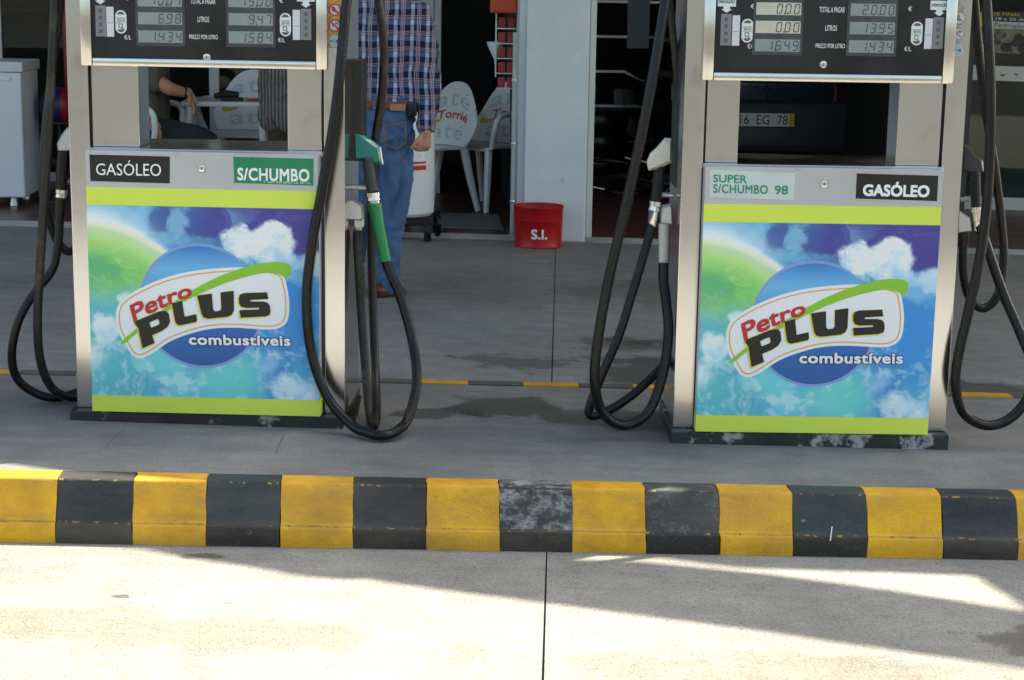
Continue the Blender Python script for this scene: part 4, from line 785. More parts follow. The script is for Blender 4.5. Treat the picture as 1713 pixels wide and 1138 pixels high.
c3 = at(412, 300, 13.25); chair((c3.x, 13.25, gz(c3.x) + FZ), math.radians(-4), 'white plastic chair behind the small table, seen through the left pump', red=False)
c4 = at(235, 300, 12.35); chair((c4.x - .02, 12.36, gz(c4.x) + FZ), math.radians(82), 'white plastic chair under the seated person', red=False)
# small table
tq = at(378, 168, 12.75); th_ = tq.z; T = empty('plastic_table', (tq.x, 12.85, gz(tq.x) + FZ), .06, label='white plastic table behind the window of the left pump', cat='table'); hz = th_ - gz(tq.x) - FZ
MB().box(-.30, .30, -.28, .28, hz - .035, hz, .008).build('table_top', WPLAST, T, smooth=True)
for s1 in (-1, 1):
    for s2 in (-1, 1): MB().tube([(s1 * .25, s2 * .23, hz - .03), (s1 * .28, s2 * .26, 0)], [.028, .02], 8).build('leg', WPLAST, T, smooth=True)
def tag_top(name, mb, mt, label, cat, group=None, smooth=False): return mb.build(name, mt, None, smooth, label=label, cat=cat, group=group)
b0 = Vector((tq.x, 12.72, th_))
tag_top('wallet', MB().box(b0.x - .02, b0.x + .13, 12.63, 12.72, th_ + .002, th_ + .026, .006), BLACKP, 'black wallet lying on the white table', 'wallet')
tag_top('sunglasses_case', MB().tube([(b0.x - .07, 12.70, th_ + .03), (b0.x + .0, 12.74, th_ + .045), (b0.x + .09, 12.76, th_ + .04)], [.02, .03, .02], 10), DARK, 'dark folded glasses case behind the wallet on the table', 'glasses case', smooth=True)
tag_top('red_pen', MB().tube([(b0.x + .16, 12.66, th_ + .009), (b0.x + .27, 12.70, th_ + .009)], [.006, .006], 8), RED, 'red pen lying at the end of the white table', 'pen')
# chest freezer at the far left
e1 = at(40, 332, 11.95); fr0 = empty('display_freezer', (e1.x - .55, 11.95, gz(e1.x) + FZ), .06, label='pale grey freezer cabinet on short legs at the far left', cat='freezer')
zb_ = e1.z - gz(e1.x) - FZ; zt_ = at(36, 104, 11.95).z - gz(e1.x) - FZ; FRZ = mat('freezer_enamel', S(216, 224, 232), .4, var=.05, vscale=3)
MB().box(-.55, .55, 0, .55, zb_, zt_ - .07, .01).build('cabinet', FRZ, fr0); MB().box(-.565, .565, -.015, .565, zt_ - .068, zt_, .008).build('lid', mat('freezer_lid', S(206, 212, 216), .35, var=.04), fr0)
MB().box(.28, .48, -.008, .0, zt_ - .12, zt_ - .10).build('badge', ALUF, fr0)
for s1 in (-.46, .46):
    for s2 in (.08, .47): MB().tube([(s1, s2, 0), (s1, s2, zb_)], [.03, .022], 8).build('leg', ALUF, fr0)
# ball and red post between the left hoses
q = at(98, 178, 12.4)
def ball_mat():
    M = bpy.data.materials.new('ball_panels'); M.use_nodes = True; t = M.node_tree; b = t.nodes['Principled BSDF']; tc = t.nodes.new('ShaderNodeTexCoord'); sp = t.nodes.new('ShaderNodeSeparateXYZ'); t.links.new(tc.outputs['Object'], sp.inputs[0])
    r = t.nodes.new('ShaderNodeValToRGB'); r.color_ramp.interpolation = 'CONSTANT'; mp = t.nodes.new('ShaderNodeMapRange'); mp.inputs[1].default_value = -.13; mp.inputs[2].default_value = .13; t.links.new(sp.outputs['X'], mp.inputs[0]); t.links.new(mp.outputs[0], r.inputs[0])
    e = r.color_ramp.elements; e[0].color = (*S(24, 34, 84), 1); e[1].position = .22; e[1].color = (*S(196, 176, 50), 1)
    for p_, c_ in ((.42, S(24, 34, 84)), (.66, S(150, 24, 30))): x = e.new(p_); x.color = (*c_, 1)
    t.links.new(r.outputs[0], b.inputs['Base Color']); b.inputs['Roughness'].default_value = .4; return M
bl = bpy.data.meshes.new('toy_ball'); bm = bmesh.new(); bmesh.ops.create_uvsphere(bm, u_segments=24, v_segments=14, radius=.13)
for f in bm.faces: f.smooth = True
bm.to_mesh(bl); bm.free(); bl.materials.append(ball_mat()); bo = bpy.data.objects.new('toy_ball', bl); bo.location = q; link(bo, None, 'blue, yellow and red ball in a rack behind the left hoses', 'ball')
rk = empty('ball_rack', (q.x, q.y, gz(q.x) + FZ), label='thin black wire stand under the coloured ball', cat='stand'); zq = q.z - gz(q.x) - FZ - .11
MB().tube([(0, 0, 0), (0, 0, zq - .02)], .012, 8).build('stem', DARK, rk); MB().tube([(.09 * math.cos(a), .09 * math.sin(a), zq) for a in np.linspace(0, 2 * math.pi, 17)], .008, 6, False).build('ring', DARK, rk); MB().lathe([(.16, 0), (.16, .015), (.02, .03)], 18).build('base', DARK, rk)
q = at(112, 60, 12.9); MB().box(q.x - .03, q.x + .05, 12.9, 12.98, gz(q.x) + FZ, 2.2, .005).build('red_door_post', mat('red_paint', S(140, 24, 32), .5, var=.1), None, label='dark red upright post behind the hoses of the left pump', cat='post')
# red fire-sand bucket
q = gnd(900, 413); R_ = 42 * px(11.0); hB = (413 - 343) * px(11.1) * .985; BR = mat('bucket_red', S(186, 12, 24), .36, var=.08, vscale=6, dirt=S(150, 12, 20), dscale=8, dthr=.6)
bk = empty('sand_bucket', (q.x, 11.24, gz(q.x)), label='red metal sand bucket marked S.I. at the foot of the column', cat='bucket')
MB().lathe([(R_ * .95, 0), (R_ * .965, .006), (R_ * .965, .012), (R_ * .95, .02), (R_ * .972, hB * .66), (R_ * .985, hB * .67), (R_ * .985, hB * .69), (R_ * .97, hB * .70), (R_ * 1.0, hB - .012), (R_ * 1.02, hB - .006), (R_ * 1.02, hB), (R_ * .98, hB), (R_ * .88, .03), (.0, .03)], 40).build('bucket_body', BR, bk, smooth=True)
MB().lathe([(0, hB * .8), (R_ * .93, hB * .8), (R_ * .93, hB * .78), (0, hB * .78)], 24).build('sand_fill', mat('sand', (.35, .28, .18), .9, var=.2, vscale=30), bk)
Rm = R_ * .935 + .004
def cyl(x, y): a = -math.pi / 2 + (x - .5) * .66 + .03; z = hB * (.24 + .24 * y); rr = R_ * (.95 + .03 * z / hB) + .004; return Vector((rr * math.cos(a), rr * math.sin(a), z))
text('bucket_lettering', 'S.I.', cyl, WHITE, bk, bold=.05)
# orange box and packet rack in the doorway left of the column
q = at(843, 8, 11.75); MB().box(q.x - .09, q.x + .085, 11.75, 11.9, q.z - .055, q.z + .16, .012).build('letter_box', mat('orange_enamel', S(196, 74, 34), .4, var=.1, vscale=10), None, label='orange box fixed high beside the column', cat='box')
q = at(847, 90, 12.0); rk = empty('packet_rack', (q.x, 12.0, gz(q.x) + FZ), label='tall wire rack of small red packets in the doorway', cat='rack')
MB().box(-.075, -.065, 0, .02, .98, 1.9).build('rack_upright', ALUF, rk); MB().box(.065, .075, 0, .02, .98, 1.9).build('rack_upright', ALUF, rk)
for k in range(5): z = at(847, 36 + 25 * k, 12.0).z - gz(q.x) - FZ; MB().box(-.065, .065, -.03, .012, z - .05, z - .042).build('rack_shelf', ALUF, rk)
for k in range(5):
    z = at(847, 36 + 25 * k, 12.0).z
    for j in (-1, 1): MB().box(q.x + j * .03 - .024, q.x + j * .03 + .024, 11.975, 11.99, z - .038, z + .028, .003).build('red_packet', mat('packet_red', S(176, 60, 66), .4, var=.2, vscale=40), None, label=('left' if j < 0 else 'right') + ' small red packet in the %s row of the wire rack' % ['top', 'second', 'third', 'fourth', 'bottom'][k], cat='packet', group='packets on the wire rack')
q = at(829, 84, 12.05); tag_top('white_funnel', MB().lathe([(.004, -.1), (.01, -.06), (.055, .03), (.06, .05), (.055, .055), (.045, .03)], 16, q), WPLAST, 'small white funnel hanging left of the packet rack', 'funnel', smooth=True)
# white wheeled drum behind the man
q = gnd(690, 402); TD = empty('wheeled_drum', (q.x - .06, q.y + .1, gz(q.x)), .2, label='white wheeled drum on a black base beside the man in plaid', cat='drum')
z0 = at(690, 362, q.y).z - gz(q.x); z1 = at(690, 185, q.y).z - gz(q.x)
MB().lathe([(.0, z0), (.17, z0), (.19, z0 + .02), (.195, z0 + .2), (.19, z1 - .06), (.17, z1 - .01), (.14, z1), (0, z1)], 28).build('drum_body', WPLAST, TD, smooth=True)
MB().box(-.17, .17, -.13, .13, z0 - .06, z0 - .002, .01).build('base', BLACKP, TD)
for s1 in (-1, 1):
    wh = MB().lathe([(.0, -.02), (.055, -.02), (.085, -.016), (.09, 0), (.085, .016), (.055, .02), (0, .02)], 22, (s1 * .215, .02, .09), 'X').build('wheel', RUBBER, TD, smooth=True)
    MB().lathe([(0, -.024), (.04, -.024), (.04, .024), (0, .024)], 14, (s1 * .215, .02, .09), 'X').build('hub', BLACKP, wh)
MB().tube([(.12, -.12, z0 - .03), (.125, -.17, .06)], .008, 6).build('prop_leg', DARK, TD); MB().box(.105, .147, -.19, -.15, 0, .055, .004).build('prop_foot', RUBBER, TD)
for dz, hh in ((.0, .028), (.04, .012)): MB().add([(.199 * math.cos(a), .199 * math.sin(a), z) for z in (z0 + .30 + dz, z0 + .30 + dz + hh) for a in np.linspace(-1.75, -.95, 9)], [(k, k + 1, 10 + k, 9 + k) for k in range(8)]).build('red_stripe', RED, TD)
hq = at(702, 262, 9.2)
# ------------------------------------------------------------------ workshop bay: car, bicycle, shelves
CARP = mat('car_navy', (.022, .032, .055), .3, .1, var=.1, coat=.6); TRIM = mat('bumper_plastic', (.035, .040, .048), .45); PLATE = mat('plate_white', S(232, 232, 224), .4); PLY = mat('plate_yellow', S(230, 196, 30), .4); TAIL = mat('tail_lamp', S(52, 6, 8), .2, coat=.5)
pc = at(1273, 199, 15.2); cz = gz(pc.x) + FZ; CAR = empty('parked_car', (pc.x, 15.2, cz), .06, label='dark navy car parked inside the workshop, rear plate facing out', cat='car'); pz = pc.z - cz
def ring_(y, hw, zl, zh, r=.14, n=6):
    o = []
    for (cx, cz_, a0) in ((hw - r, zh - r, 0), (-hw + r, zh - r, 90), (-hw + r * .6, zl + r * .6, 180), (hw - r * .6, zl + r * .6, 270)):
        rr = r if a0 < 180 else r * .6
        for k in range(n): a = math.radians(a0 + 90 * k / (n - 1)); o.append((cx + rr * math.cos(a), y, cz_ + rr * math.sin(a)))
    return o
def loft(rings):
    mb = MB(); n = len(rings[0]); V = [p for r in rings for p in r]; Fc = [(j * n + k, j * n + (k + 1) % n, (j + 1) * n + (k + 1) % n, (j + 1) * n + k) for j in range(len(rings) - 1) for k in range(n)]
    Fc += [tuple(range(n))[::-1], tuple((len(rings) - 1) * n + k for k in range(n))]; return mb.add(V, Fc)
loft([ring_(y, hw, zl, zh) for y, hw, zl, zh in ((.0, .70, .32, .86), (.04, .77, .26, .90), (.25, .82, .22, .93), (1.0, .84, .2, .93), (2.8, .84, .2, .90), (3.5, .80, .22, .80), (3.8, .72, .28, .72))]).build('body', CARP, CAR, smooth=True)
loft([ring_(y, hw, .80, zh, .2) for y, hw, zh in ((.10, .62, .98), (.42, .60, 1.36), (.9, .60, 1.42), (1.9, .60, 1.40), (2.7, .66, .98))]).build('cabin', CARP, CAR, smooth=True)
MB().add([(-.52, .125, .98), (.52, .125, .98), (.46, .365, 1.30), (-.46, .365, 1.30)], [(0, 1, 2, 3)]).build('rear_window', BLACKP, CAR)
loft([ring_(y, hw, zl, zh, .05) for y, hw, zl, zh in ((-.10, .66, .34, pz + .13), (-.075, .76, .30, pz + .15), (.02, .82, .28, pz + .155), (.3, .845, .28, pz + .15))]).build('rear_bumper', TRIM, CAR, smooth=True)
pl = MB().box(-.275, .275, -.117, -.104, pz - .062, pz + .062, .003).build('plate_holder', BLACKP, CAR)
MB().box(-.26, .215, -.122, -.116, pz - .055, pz + .055, .001).build('number_plate', PLATE, pl); MB().box(.2155, .26, -.122, -.116, pz - .055, pz + .055, .001).build('plate_band', PLY, pl)
text('plate_lettering', '16  EG  78', quadmap((-.20, -.1235, pz - .038), (.203, -.1235, pz - .038), (.203, -.1235, pz + .038), (-.20, -.1235, pz + .038)), BLK, pl, bold=.0)
for s1 in (-1, 1):
    MB().box(s1 * .70 - .09, s1 * .70 + .07, -.012, .12, .68, .86, .02).build('tail_lamp', TAIL, CAR)
    for yy in (.75, 3.05):
        wh = MB().lathe([(.15, -.08), (.28, -.08), (.30, -.05), (.30, .05), (.28, .08), (.15, .08)], 24, (s1 * .76, yy, .30), 'X').build('wheel', RUBBER, CAR, smooth=True); MB().lathe([(0, -.07), (.16, -.075), (.16, .075), (0, .07)], 16, (s1 * .76, yy, .30), 'X').build('rim', ALUF, wh)
MB().tube([(.16, .3, .235), (.18, -.1, .235)], .028, 12).build('exhaust_pipe', CHROME, CAR); MB().box(-.6, .6, -.088, -.07, pz + .10, pz + .115).build('bumper_groove', CARP, CAR)
# bicycle lying on the workshop floor
bq = gnd(1012, 330, FZ); BK = empty('bicycle', (bq.x + .25, bq.y + .35, gz(bq.x) + FZ), .35, label='bicycle lying on its side on the workshop floor behind the column', cat='bicycle')
def circ(cx, cy, r, z, n=28): return [(cx + r * math.cos(2 * math.pi * k / n), cy + r * math.sin(2 * math.pi * k / n), z + .10 * math.sin(2 * math.pi * k / n)) for k in range(n + 1)]
for cx in (-.15, .85):
    wh = MB().tube(circ(cx, .0, .31, .13), .018, 8, False).build('wheel', RUBBER, BK, smooth=True); MB().tube(circ(cx, 0, .285, .13), .008, 6, False).build('rim', CHROME, wh)
    sp = MB()
    for k in range(10): a = math.pi * k / 5; sp.tube([(cx, 0, .13), (cx + .28 * math.cos(a), .28 * math.sin(a), .13 + .09 * math.sin(a))], .0015, 4)
    so = sp.build('spokes', CHROME, wh); so['kind'] = 'stuff'
for nm, pts, r in (('fork', [(-.15, 0, .15), (-.02, -.2, .12), (.06, -.42, .10)], .013), ('frame_tube', [(.05, -.38, .11), (.5, -.40, .12)], .016), ('frame_tube', [(.03, -.30, .11), (.38, .02, .14)], .016), ('frame_tube', [(.5, -.46, .12), (.38, .02, .14)], .015), ('frame_tube', [(.38, .02, .14), (.85, 0, .14)], .011), ('handlebar', [(-.28, -.43, .32), (-.05, -.5, .26), (.1, -.47, .12), (.0, -.52, .03)], .011)):
    MB().tube(catmull(pts, 4), r, 8).build(nm, CHROME if nm != 'frame_tube' else mat('bike_paint', S(70, 76, 84), .35, var=.1), BK, smooth=True)
MB().lathe([(.0, -.02), (.06, -.015), (.07, .01), (.0, .03)], 14, (.53, -.52, .12)).build('saddle', BLACKP, BK, smooth=True)
q = at(1006, 318, bq.y - .05); MB().tube([q + Vector((-.12, 0, .03)), q + Vector((.16, .1, -.03)), q + Vector((.3, .2, -.05))], .009, 8).build('steel_bar', CHROME, None, label='bright steel bar leaning on the bicycle behind the column', cat='bar')
SH = empty('steel_shelf', (*fl(1.0, 6.4)[:2], fl(1.0, 6.4).z), .06, label='steel shelf with boxes deep in the dark workshop', cat='shelf')
for k in range(5): MB().box(-.45, .9, 0, .4, .1 + .34 * k, .125 + .34 * k).build('shelf_board', ALUF, SH)
for a in (-.45, .87): MB().box(a, a + .03, -.003, .03, 0, 1.6).build('shelf_upright', ALUF, SH)
for k in range(7):
    p = fl(1.0, 6.4); x = -.32 + .36 * (k % 3) + .05; z = .127 + .34 * (k // 3) + .0; wd = random.uniform(.09, .15)
    o = MB().box(p.x + x - wd, p.x + x + wd, p.y + .05, p.y + .3, p.z + z, p.z + z + random.uniform(.14, .26), .004).build('carton', [WOODB, GREY1, CARDW][k % 3], None); link(o, None, ['brown', 'grey', 'white'][k % 3] + ' carton on the dark workshop shelf, %s board, %s' % (['lowest', 'second', 'third'][k // 3], ['left end', 'middle', 'right end'][k % 3]), 'carton', 'cartons on the workshop shelf')
q = at(1068, 40, 16.5); MB().box(q.x - .1, q.x + .1, 16.5, 16.51, q.z - .22, q.z + .3).build('wall_sheet', mat('sheet_blue_grey', S(150, 166, 180), .6), None, label='pale sheet hanging in the dark workshop behind the hoses', cat='sheet')
for k in range(3): p = fl(.95, 4.4); tag_top('tyre', MB().lathe([(.17, .0), (.28, .0), (.31, .04), (.31, .14), (.28, .18), (.17, .18)], 26, (p.x, p.y, p.z + .185 * k)), RUBBER, ['bottom', 'middle', 'top'][k] + ' tyre of the stack on the dark workshop floor', 'tyre', 'tyres stacked in the workshop', True)
# goods in the cafe window, behind the left pump
for k, (u, v, wd, hh, c) in enumerate(((330, 128, .13, .10, WOODB), (300, 132, .08, .16, GREY1), (270, 130, .09, .2, DARK), (375, 128, .07, .15, GREY2))):
    q = at(u, v, 14.9); MB().box(q.x - wd, q.x + wd, 14.85, 15.0, 1.05 + gz(q.x) + .002, q.z + hh, .006).build('goods_box', c, None, label=('brown', 'light grey', 'black', 'dark grey')[k] + ' box on the cafe counter behind the glass', cat='box', group='boxes on the cafe counter')
# ------------------------------------------------------------------ people
def blob(name, chains, voxel, mt, parent, fold=0., fscale=9., smooth_n=4, bsc=1.):
    mb = MB(); n = 14
    for ch in chains:
        P = [Vector(c[0]) for c in ch]; rx = [c[1] for c in ch]; ry = [(c[2] if len(c) > 2 else c[1]) for c in ch]
        pts = []; k = len(P)
        t0 = (P[1] - P[0]).normalized(); t1 = (P[-1] - P[-2]).normalized()
        for s_ in (.995, .8, .45): pts.append((P[0] - t0 * min(rx[0], ry[0]) * s_, math.sqrt(1 - s_ * s_)* rx[0], math.sqrt(1 - s_ * s_) * ry[0]))
        for i_ in range(k): pts.append((P[i_], rx[i_], ry[i_]))
        for s_ in (.45, .8, .995): pts.append((P[-1] + t1 * min(rx[-1], ry[-1]) * s_, math.sqrt(1 - s_ * s_) * rx[-1], math.sqrt(1 - s_ * s_) * ry[-1]))
        V = []; side = None
        for i_, (p, a, b) in enumerate(pts):
            t = (pts[min(i_ + 1, len(pts) - 1)][0] - pts[max(i_ - 1, 0)][0]).normalized()
            if side is None: side = Vector((1, 0, 0)) if abs(t.x) < .85 else Vector((0, 0, 1))
            sd_ = (side - t * side.dot(t)).normalized(); o = t.cross(sd_)
            for q in range(n): an = 2 * math.pi * q / n; V.append(p + sd_ * (a * math.cos(an)) + o * (b * math.sin(an)))
        Fc = [(j * n + q, j * n + (q + 1) % n, (j + 1) * n + (q + 1) % n, (j + 1) * n + q) for j in range(len(pts) - 1) for q in range(n)] + [tuple(range(n))[::-1], tuple((len(pts) - 1) * n + q for q in range(n))]
        mb.add(V, Fc)
    o = mb.build(name, mt, None); m1 = o.modifiers.new('r', 'REMESH'); m1.mode = 'VOXEL'; m1.voxel_size = voxel; m2 = o.modifiers.new('s', 'SMOOTH'); m2.iterations = smooth_n; m2.factor = .5
    dg = bpy.context.evaluated_depsgraph_get(); dg.update(); me = bpy.data.meshes.new_from_object(o.evaluated_get(dg)); o.modifiers.clear(); old = o.data; o.data = me; bpy.data.meshes.remove(old)
    if not me.materials: me.materials.append(mt)
    nr = [v.normal.copy() for v in me.vertices]
    for v, nn in zip(me.vertices, nr):
        if fold:
            p = v.co; q = Vector((p.x * fscale + 1.6 * noise.noise(p * 5), p.y * fscale, p.z * fscale * .55 + 2 * noise.noise(p * 3 + Vector((9, 2, 1))))); f = noise.noise(q) + .5 * noise.noise(q * 2.3)
            v.co = p + nn * (fold * (abs(f) * -1.6 + .35))
    for p in me.polygons: p.use_smooth = True
    me.update()
    if parent:
        o.parent = parent; mi = Matrix.Translation(-parent.location)
        me.transform(mi)
    return o
def sca(ch, k, d=0.): return [(c[0], max(.012, c[1] * k - d), max(.012, (c[2] if len(c) > 2 else c[1]) * k - d)) for c in ch]
def plaid_mat():
    M = bpy.data.materials.new('plaid_cotton'); M.use_nodes = True; t = M.node_tree; b = t.nodes['Principled BSDF']; N, L = t.nodes.new, t.links.new
    tc = N('ShaderNodeTexCoord'); nz_ = N('ShaderNodeTexNoise'); nz_.inputs['Scale'].default_value = 5; L(tc.outputs['Object'], nz_.inputs['Vector'])
    sv = N('ShaderNodeVectorMath'); sv.operation = 'MULTIPLY_ADD'; L(nz_.outputs['Color'], sv.inputs[0]); sv.inputs[1].default_value = (.035, .02, .035); L(tc.outputs['Object'], sv.inputs[2])
    sp = N('ShaderNodeSeparateXYZ'); L(sv.outputs[0], sp.inputs[0])
    def m2(op, a, c):
        q = N('ShaderNodeMath'); q.operation = op
        L(a, q.inputs[0])
        if isinstance(c, (int, float)): q.inputs[1].default_value = c
        else: L(c, q.inputs[1])
        return q.outputs[0]
    def stripe(ax, per, off, wd):
        f = m2('FRACT', m2('ADD', m2('DIVIDE', ax, per), 50 + off), 0); return m2('LESS_THAN', f, wd)
    def over(base, mask, col, k):
        mx = N('ShaderNodeMix'); mx.data_type = 'RGBA'; L(m2('MULTIPLY', mask, k), mx.inputs[0]); L(base, mx.inputs[6]); mx.inputs[7].default_value = (*col, 1); return mx.outputs[2]
    base = N('ShaderNodeRGB'); base.outputs[0].default_value = (*S(34, 38, 70), 1); out = base.outputs[0]
    per = .078; Wc = S(206, 210, 226); Pc = S(222, 200, 208); Bc = S(104, 128, 164)
    X, Z = sp.outputs['X'], sp.outputs['Z']
    zs = stripe(Z, per, 0, .3); xs_ = stripe(X, per, 0, .22); out = over(out, zs, Bc, .5); out = over(out, xs_, Wc, .42); out = over(out, m2('MULTIPLY', zs, xs_), Wc, .6)
    for k in range(3): out = over(out, stripe(X, per, .40 + .095 * k, .045), Pc, .55); out = over(out, stripe(Z, per, .44 + .1 * k, .04), Pc, .42)
    L(out, b.inputs['Base Color']); b.inputs['Roughness'].default_value = .85; b.inputs['Specular IOR Level'].default_value = .2; return M
SKIN = mat('skin', S(196, 138, 112), .5, var=.1, vscale=14, bump=.15, bscale=120); DENIM = mat('denim', S(76, 104, 142), .85, var=.2, vscale=9, bump=.35, bscale=260)
LEATH = mat('belt_leather', S(140, 52, 34), .45, var=.15, vscale=20); SHOE = mat('shoe_leather', S(84, 50, 40), .4, var=.15); HAIR = mat('hair_dark', (.03, .025, .02), .6, bump=.8, bscale=160)
def hand(base, dirv, side, size, curl, up):
    """palm + five fingers as chains; base = wrist, dirv = along hand, side = across towards thumb, up = palm-facing normal (fingers curl that way)"""
    d, s_, n_ = dirv.normalized(), side.normalized(), up.normalized(); L_ = size; ch = [[(base - d * .02, .027, .022), (base + d * L_ * .2, .033, .018), (base + d * L_ * .42, .038, .016)]]
    for k, (off, ln) in enumerate(((-.030, .34), (-.011, .40), (.009, .42), (.028, .38))):
        p = base + d * L_ * .44 + s_ * off; a = 0; pts = [(p - d * .02, .0092)]
        for j in range(3): a += curl * (.7 + .3 * j) + .05 * k; p = p + (d * math.cos(a) + n_ * math.sin(a)) * (L_ * ln * (.5, .3, .22)[j]); pts.append((p, .0088 - .001 * j))
        ch.append(pts)
    p = base + d * L_ * .12 + s_ * .028; q = (d * .7 + s_ * .7).normalized(); ch.append([(p, .012), (p + q * .035, .011), (p + (q * .8 + d * .4 + n_ * .3).normalized() * .075, .009)]); return ch
def head(c, face):
    f = face.normalized(); up = Vector((0, 0, 1)); return [[(c - up * .16 - f * .02, .055), (c - up * .10, .056), (c - up * .05, .06)], [(c - up * .07 + f * .015, .05, .06), (c - up * .01, .07, .085), (c + up * .05, .074, .092), (c + up * .085, .05, .07)], [(c + f * .085 + up * .015, .012), (c + f * .105 - up * .015, .014)], [(c + f.cross(up) * .073, .012, .02), (c + f.cross(up) * .08 - up * .03, .01, .014)], [(c - f.cross(up) * .073, .012, .02), (c - f.cross(up) * .08 - up * .03, .01, .014)]]
# --- man in the plaid shirt, seen from behind
MY = 9.16; A = lambda u, v, dy=0.: at(u, v, MY + dy)
base = A(640, 497); base.z = gz(base.x); MAN = empty('person', base, label='person in a navy plaid shirt and blue jeans standing with back to us', cat='person')
tor = [(A(640, -4), .13, .085), (A(640, 16), .205, .105), (A(640, 48), .228, .125), (A(640, 95), .222, .13), (A(638, 135), .205, .128), (A(635, 168), .192, .128), (A(634, 176), .188, .125)]
slR = [(A(697, 24), .07), (A(707, 60), .072), (A(714, 100), .066), (A(718, 140, -.02), .06), (A(716, 180, -.05), .054), (A(713, 212, -.07), .046)]
slL = [(A(583, 24), .07), (A(572, 70), .07), (A(566, 130), .062), (A(568, 180, -.04), .054), (A(571, 212, -.07), .046)]
hip = [(A(634, 168), .178, .118), (A(634, 200), .186, .138), (A(634, 232), .182, .135)]
lgR = [(A(655, 232), .10, .115), (A(662, 285), .094, .105), (A(659, 340), .076, .085), (A(651, 400), .066, .075), (A(648, 450), .062, .072), (A(649, 474), .064, .074)]
lgL = [(A(613, 232), .10, .115), (A(606, 285, .02), .092, .1), (A(598, 340, .06), .076, .085), (A(592, 400, .1), .066, .075), (A(590, 452, .12), .062, .07), (A(590, 474, .12), .064, .074)]
hw_ = A(712, 222, -.08)
blob('body', [sca(tor, .72), sca(slR, .6), sca(slL, .6), sca(hip, .74), sca(lgR, .68), sca(lgL, .68), [(A(640, -30), .058), (A(640, 4), .062)]] + head(A(640, -78), Vector((.1, 1, 0))) + [[(A(714, 190, -.06), .034), (hw_, .03)]] + hand(hw_, A(709, 262, -.1) - hw_, Vector((-.7, -.5, 0)), .16, .75, Vector((-.45, .4, .1))) + [[(A(570, 190, -.05), .034), (A(572, 225, -.08), .03)]] + hand(A(572, 222, -.08), Vector((0, 0, -1)), Vector((.6, .5, 0)), .16, .4, Vector((.6, .3, .1))), .0075, SKIN, MAN, smooth_n=2)
blob('shirt', [tor, slR, slL], .011, plaid_mat(), MAN, fold=.022, fscale=9, smooth_n=5)
cuff = MB(); cuff.tube([A(714, 206, -.066) - base, A(713, 219, -.077) - base], [.047, .044], 16); cuff.build('cuff', bpy.data.materials['plaid_cotton'], MAN, smooth=True)
blob('jeans', [hip, lgR, lgL], .011, DENIM, MAN, fold=.024, fscale=13, smooth_n=4)
def ell(u, v, rx, ry, h, mt, name, dy=0.):
    c = A(u, v, dy) - base; MB().add([(c.x + rx * math.cos(a), c.y + ry * math.sin(a), c.z + s_ * h / 2) for s_ in (-1, 1) for a in np.linspace(0, 2 * math.pi, 40, False)], [(k, (k + 1) % 40, 40 + (k + 1) % 40, 40 + k) for k in range(40)]).build(name, mt, MAN, smooth=True)
ell(634.5, 173, .199, .139, .033, LEATH, 'belt')
c = A(688, 180, -.08) - base; MB().box(c.x - .022, c.x + .028, c.y - .02, c.y + .02, c.z - .045, c.z + .03, .008).build('phone_pouch', BLACKP, MAN, smooth=True)
c = A(665, 180, -.145) - base; MB().box(c.x - .038, c.x + .038, c.y + .012, c.y + .03, c.z - .017, c.z + .016, .002).build('leather_patch', mat('tan_patch', S(170, 130, 92), .6, var=.1), MAN)
for u in (604, 626): c = A(u, 173, -.14) - base; MB().box(c.x - .007, c.x + .007, c.y - .004, c.y + .02, c.z - .03, c.z + .028, .002).build('belt_loop', DENIM, MAN)
pk = [A(u, v, -.152) - base for u, v in ((641, 212), (678, 204), (680, 238), (664, 250), (646, 243))]
STI = mat('jean_stitch', S(150, 104, 70), .7)
for k in range(5): MB().tube([pk[k], (pk[k] + pk[(k + 1) % 5]) / 2 + Vector((0, -.004, 0)), pk[(k + 1) % 5]], .0022, 5).build('pocket_seam', STI, MAN)
for nm, pts in (('shoe', [(A(632, 486, -.05), .046, .042), (A(645, 487, .0), .05, .045), (A(668, 490, .06), .044, .04)]), ('shoe', [(A(584, 484, .07), .046, .042), (A(590, 486, .16), .05, .045), (A(596, 488, .26), .04, .036)])): blob(nm, [pts], .01, SHOE, MAN)
hc = A(640, -80); blob('hair', [[(hc + Vector((0, -.03, -.03)), .074, .07), (hc + Vector((0, -.012, .04)), .082, .10), (hc + Vector((0, 0, .088)), .058, .078)]], .01, HAIR, MAN, smooth_n=2)
# --- seated person seen through the window of the left pump
SYp = 12.38; A = lambda u, v, dy=0.: at(u, v, SYp + dy); base = A(240, 330); base.z = gz(base.x) + FZ
SIT = empty('person', base, label='seated person in an olive shirt and dark trousers with forearm on the table', cat='person')
tor = [(A(236, 62), .12, .10), (A(238, 84), .17, .16), (A(241, 125), .165, .19), (A(243, 170), .165, .185), (A(243, 205), .175, .185), (A(242, 222), .17, .18)]
ua = [(A(252, 92, -.16), .075), (A(260, 118, -.19), .07), (A(262, 140, -.2), .062)]; ua2 = [(A(240, 95, .17), .07), (A(238, 150, .2), .06), (A(243, 185, .1), .055)]
th1 = [(A(240, 224, -.09), .12, .10), (A(290, 224, -.12), .095, .09), (A(335, 231, -.12), .082, .078), (A(350, 236, -.12), .074), (A(354, 262, -.12), .062), (A(352, 320, -.1), .052)]
th2 = [(A(240, 224, .09), .12, .10), (A(290, 226, .14), .09, .085), (A(330, 232, .16), .078), (A(344, 238, .16), .072), (A(346, 265, .16), .06), (A(346, 322, .16), .05)]
fa = [(A(262, 136, -.2), .05), (A(285, 149, -.2), .046), (A(304, 154, -.16), .036), (A(316, 156, -.14), .030)]
wr = A(316, 156, -.14); lw = A(250, 203, -.26)
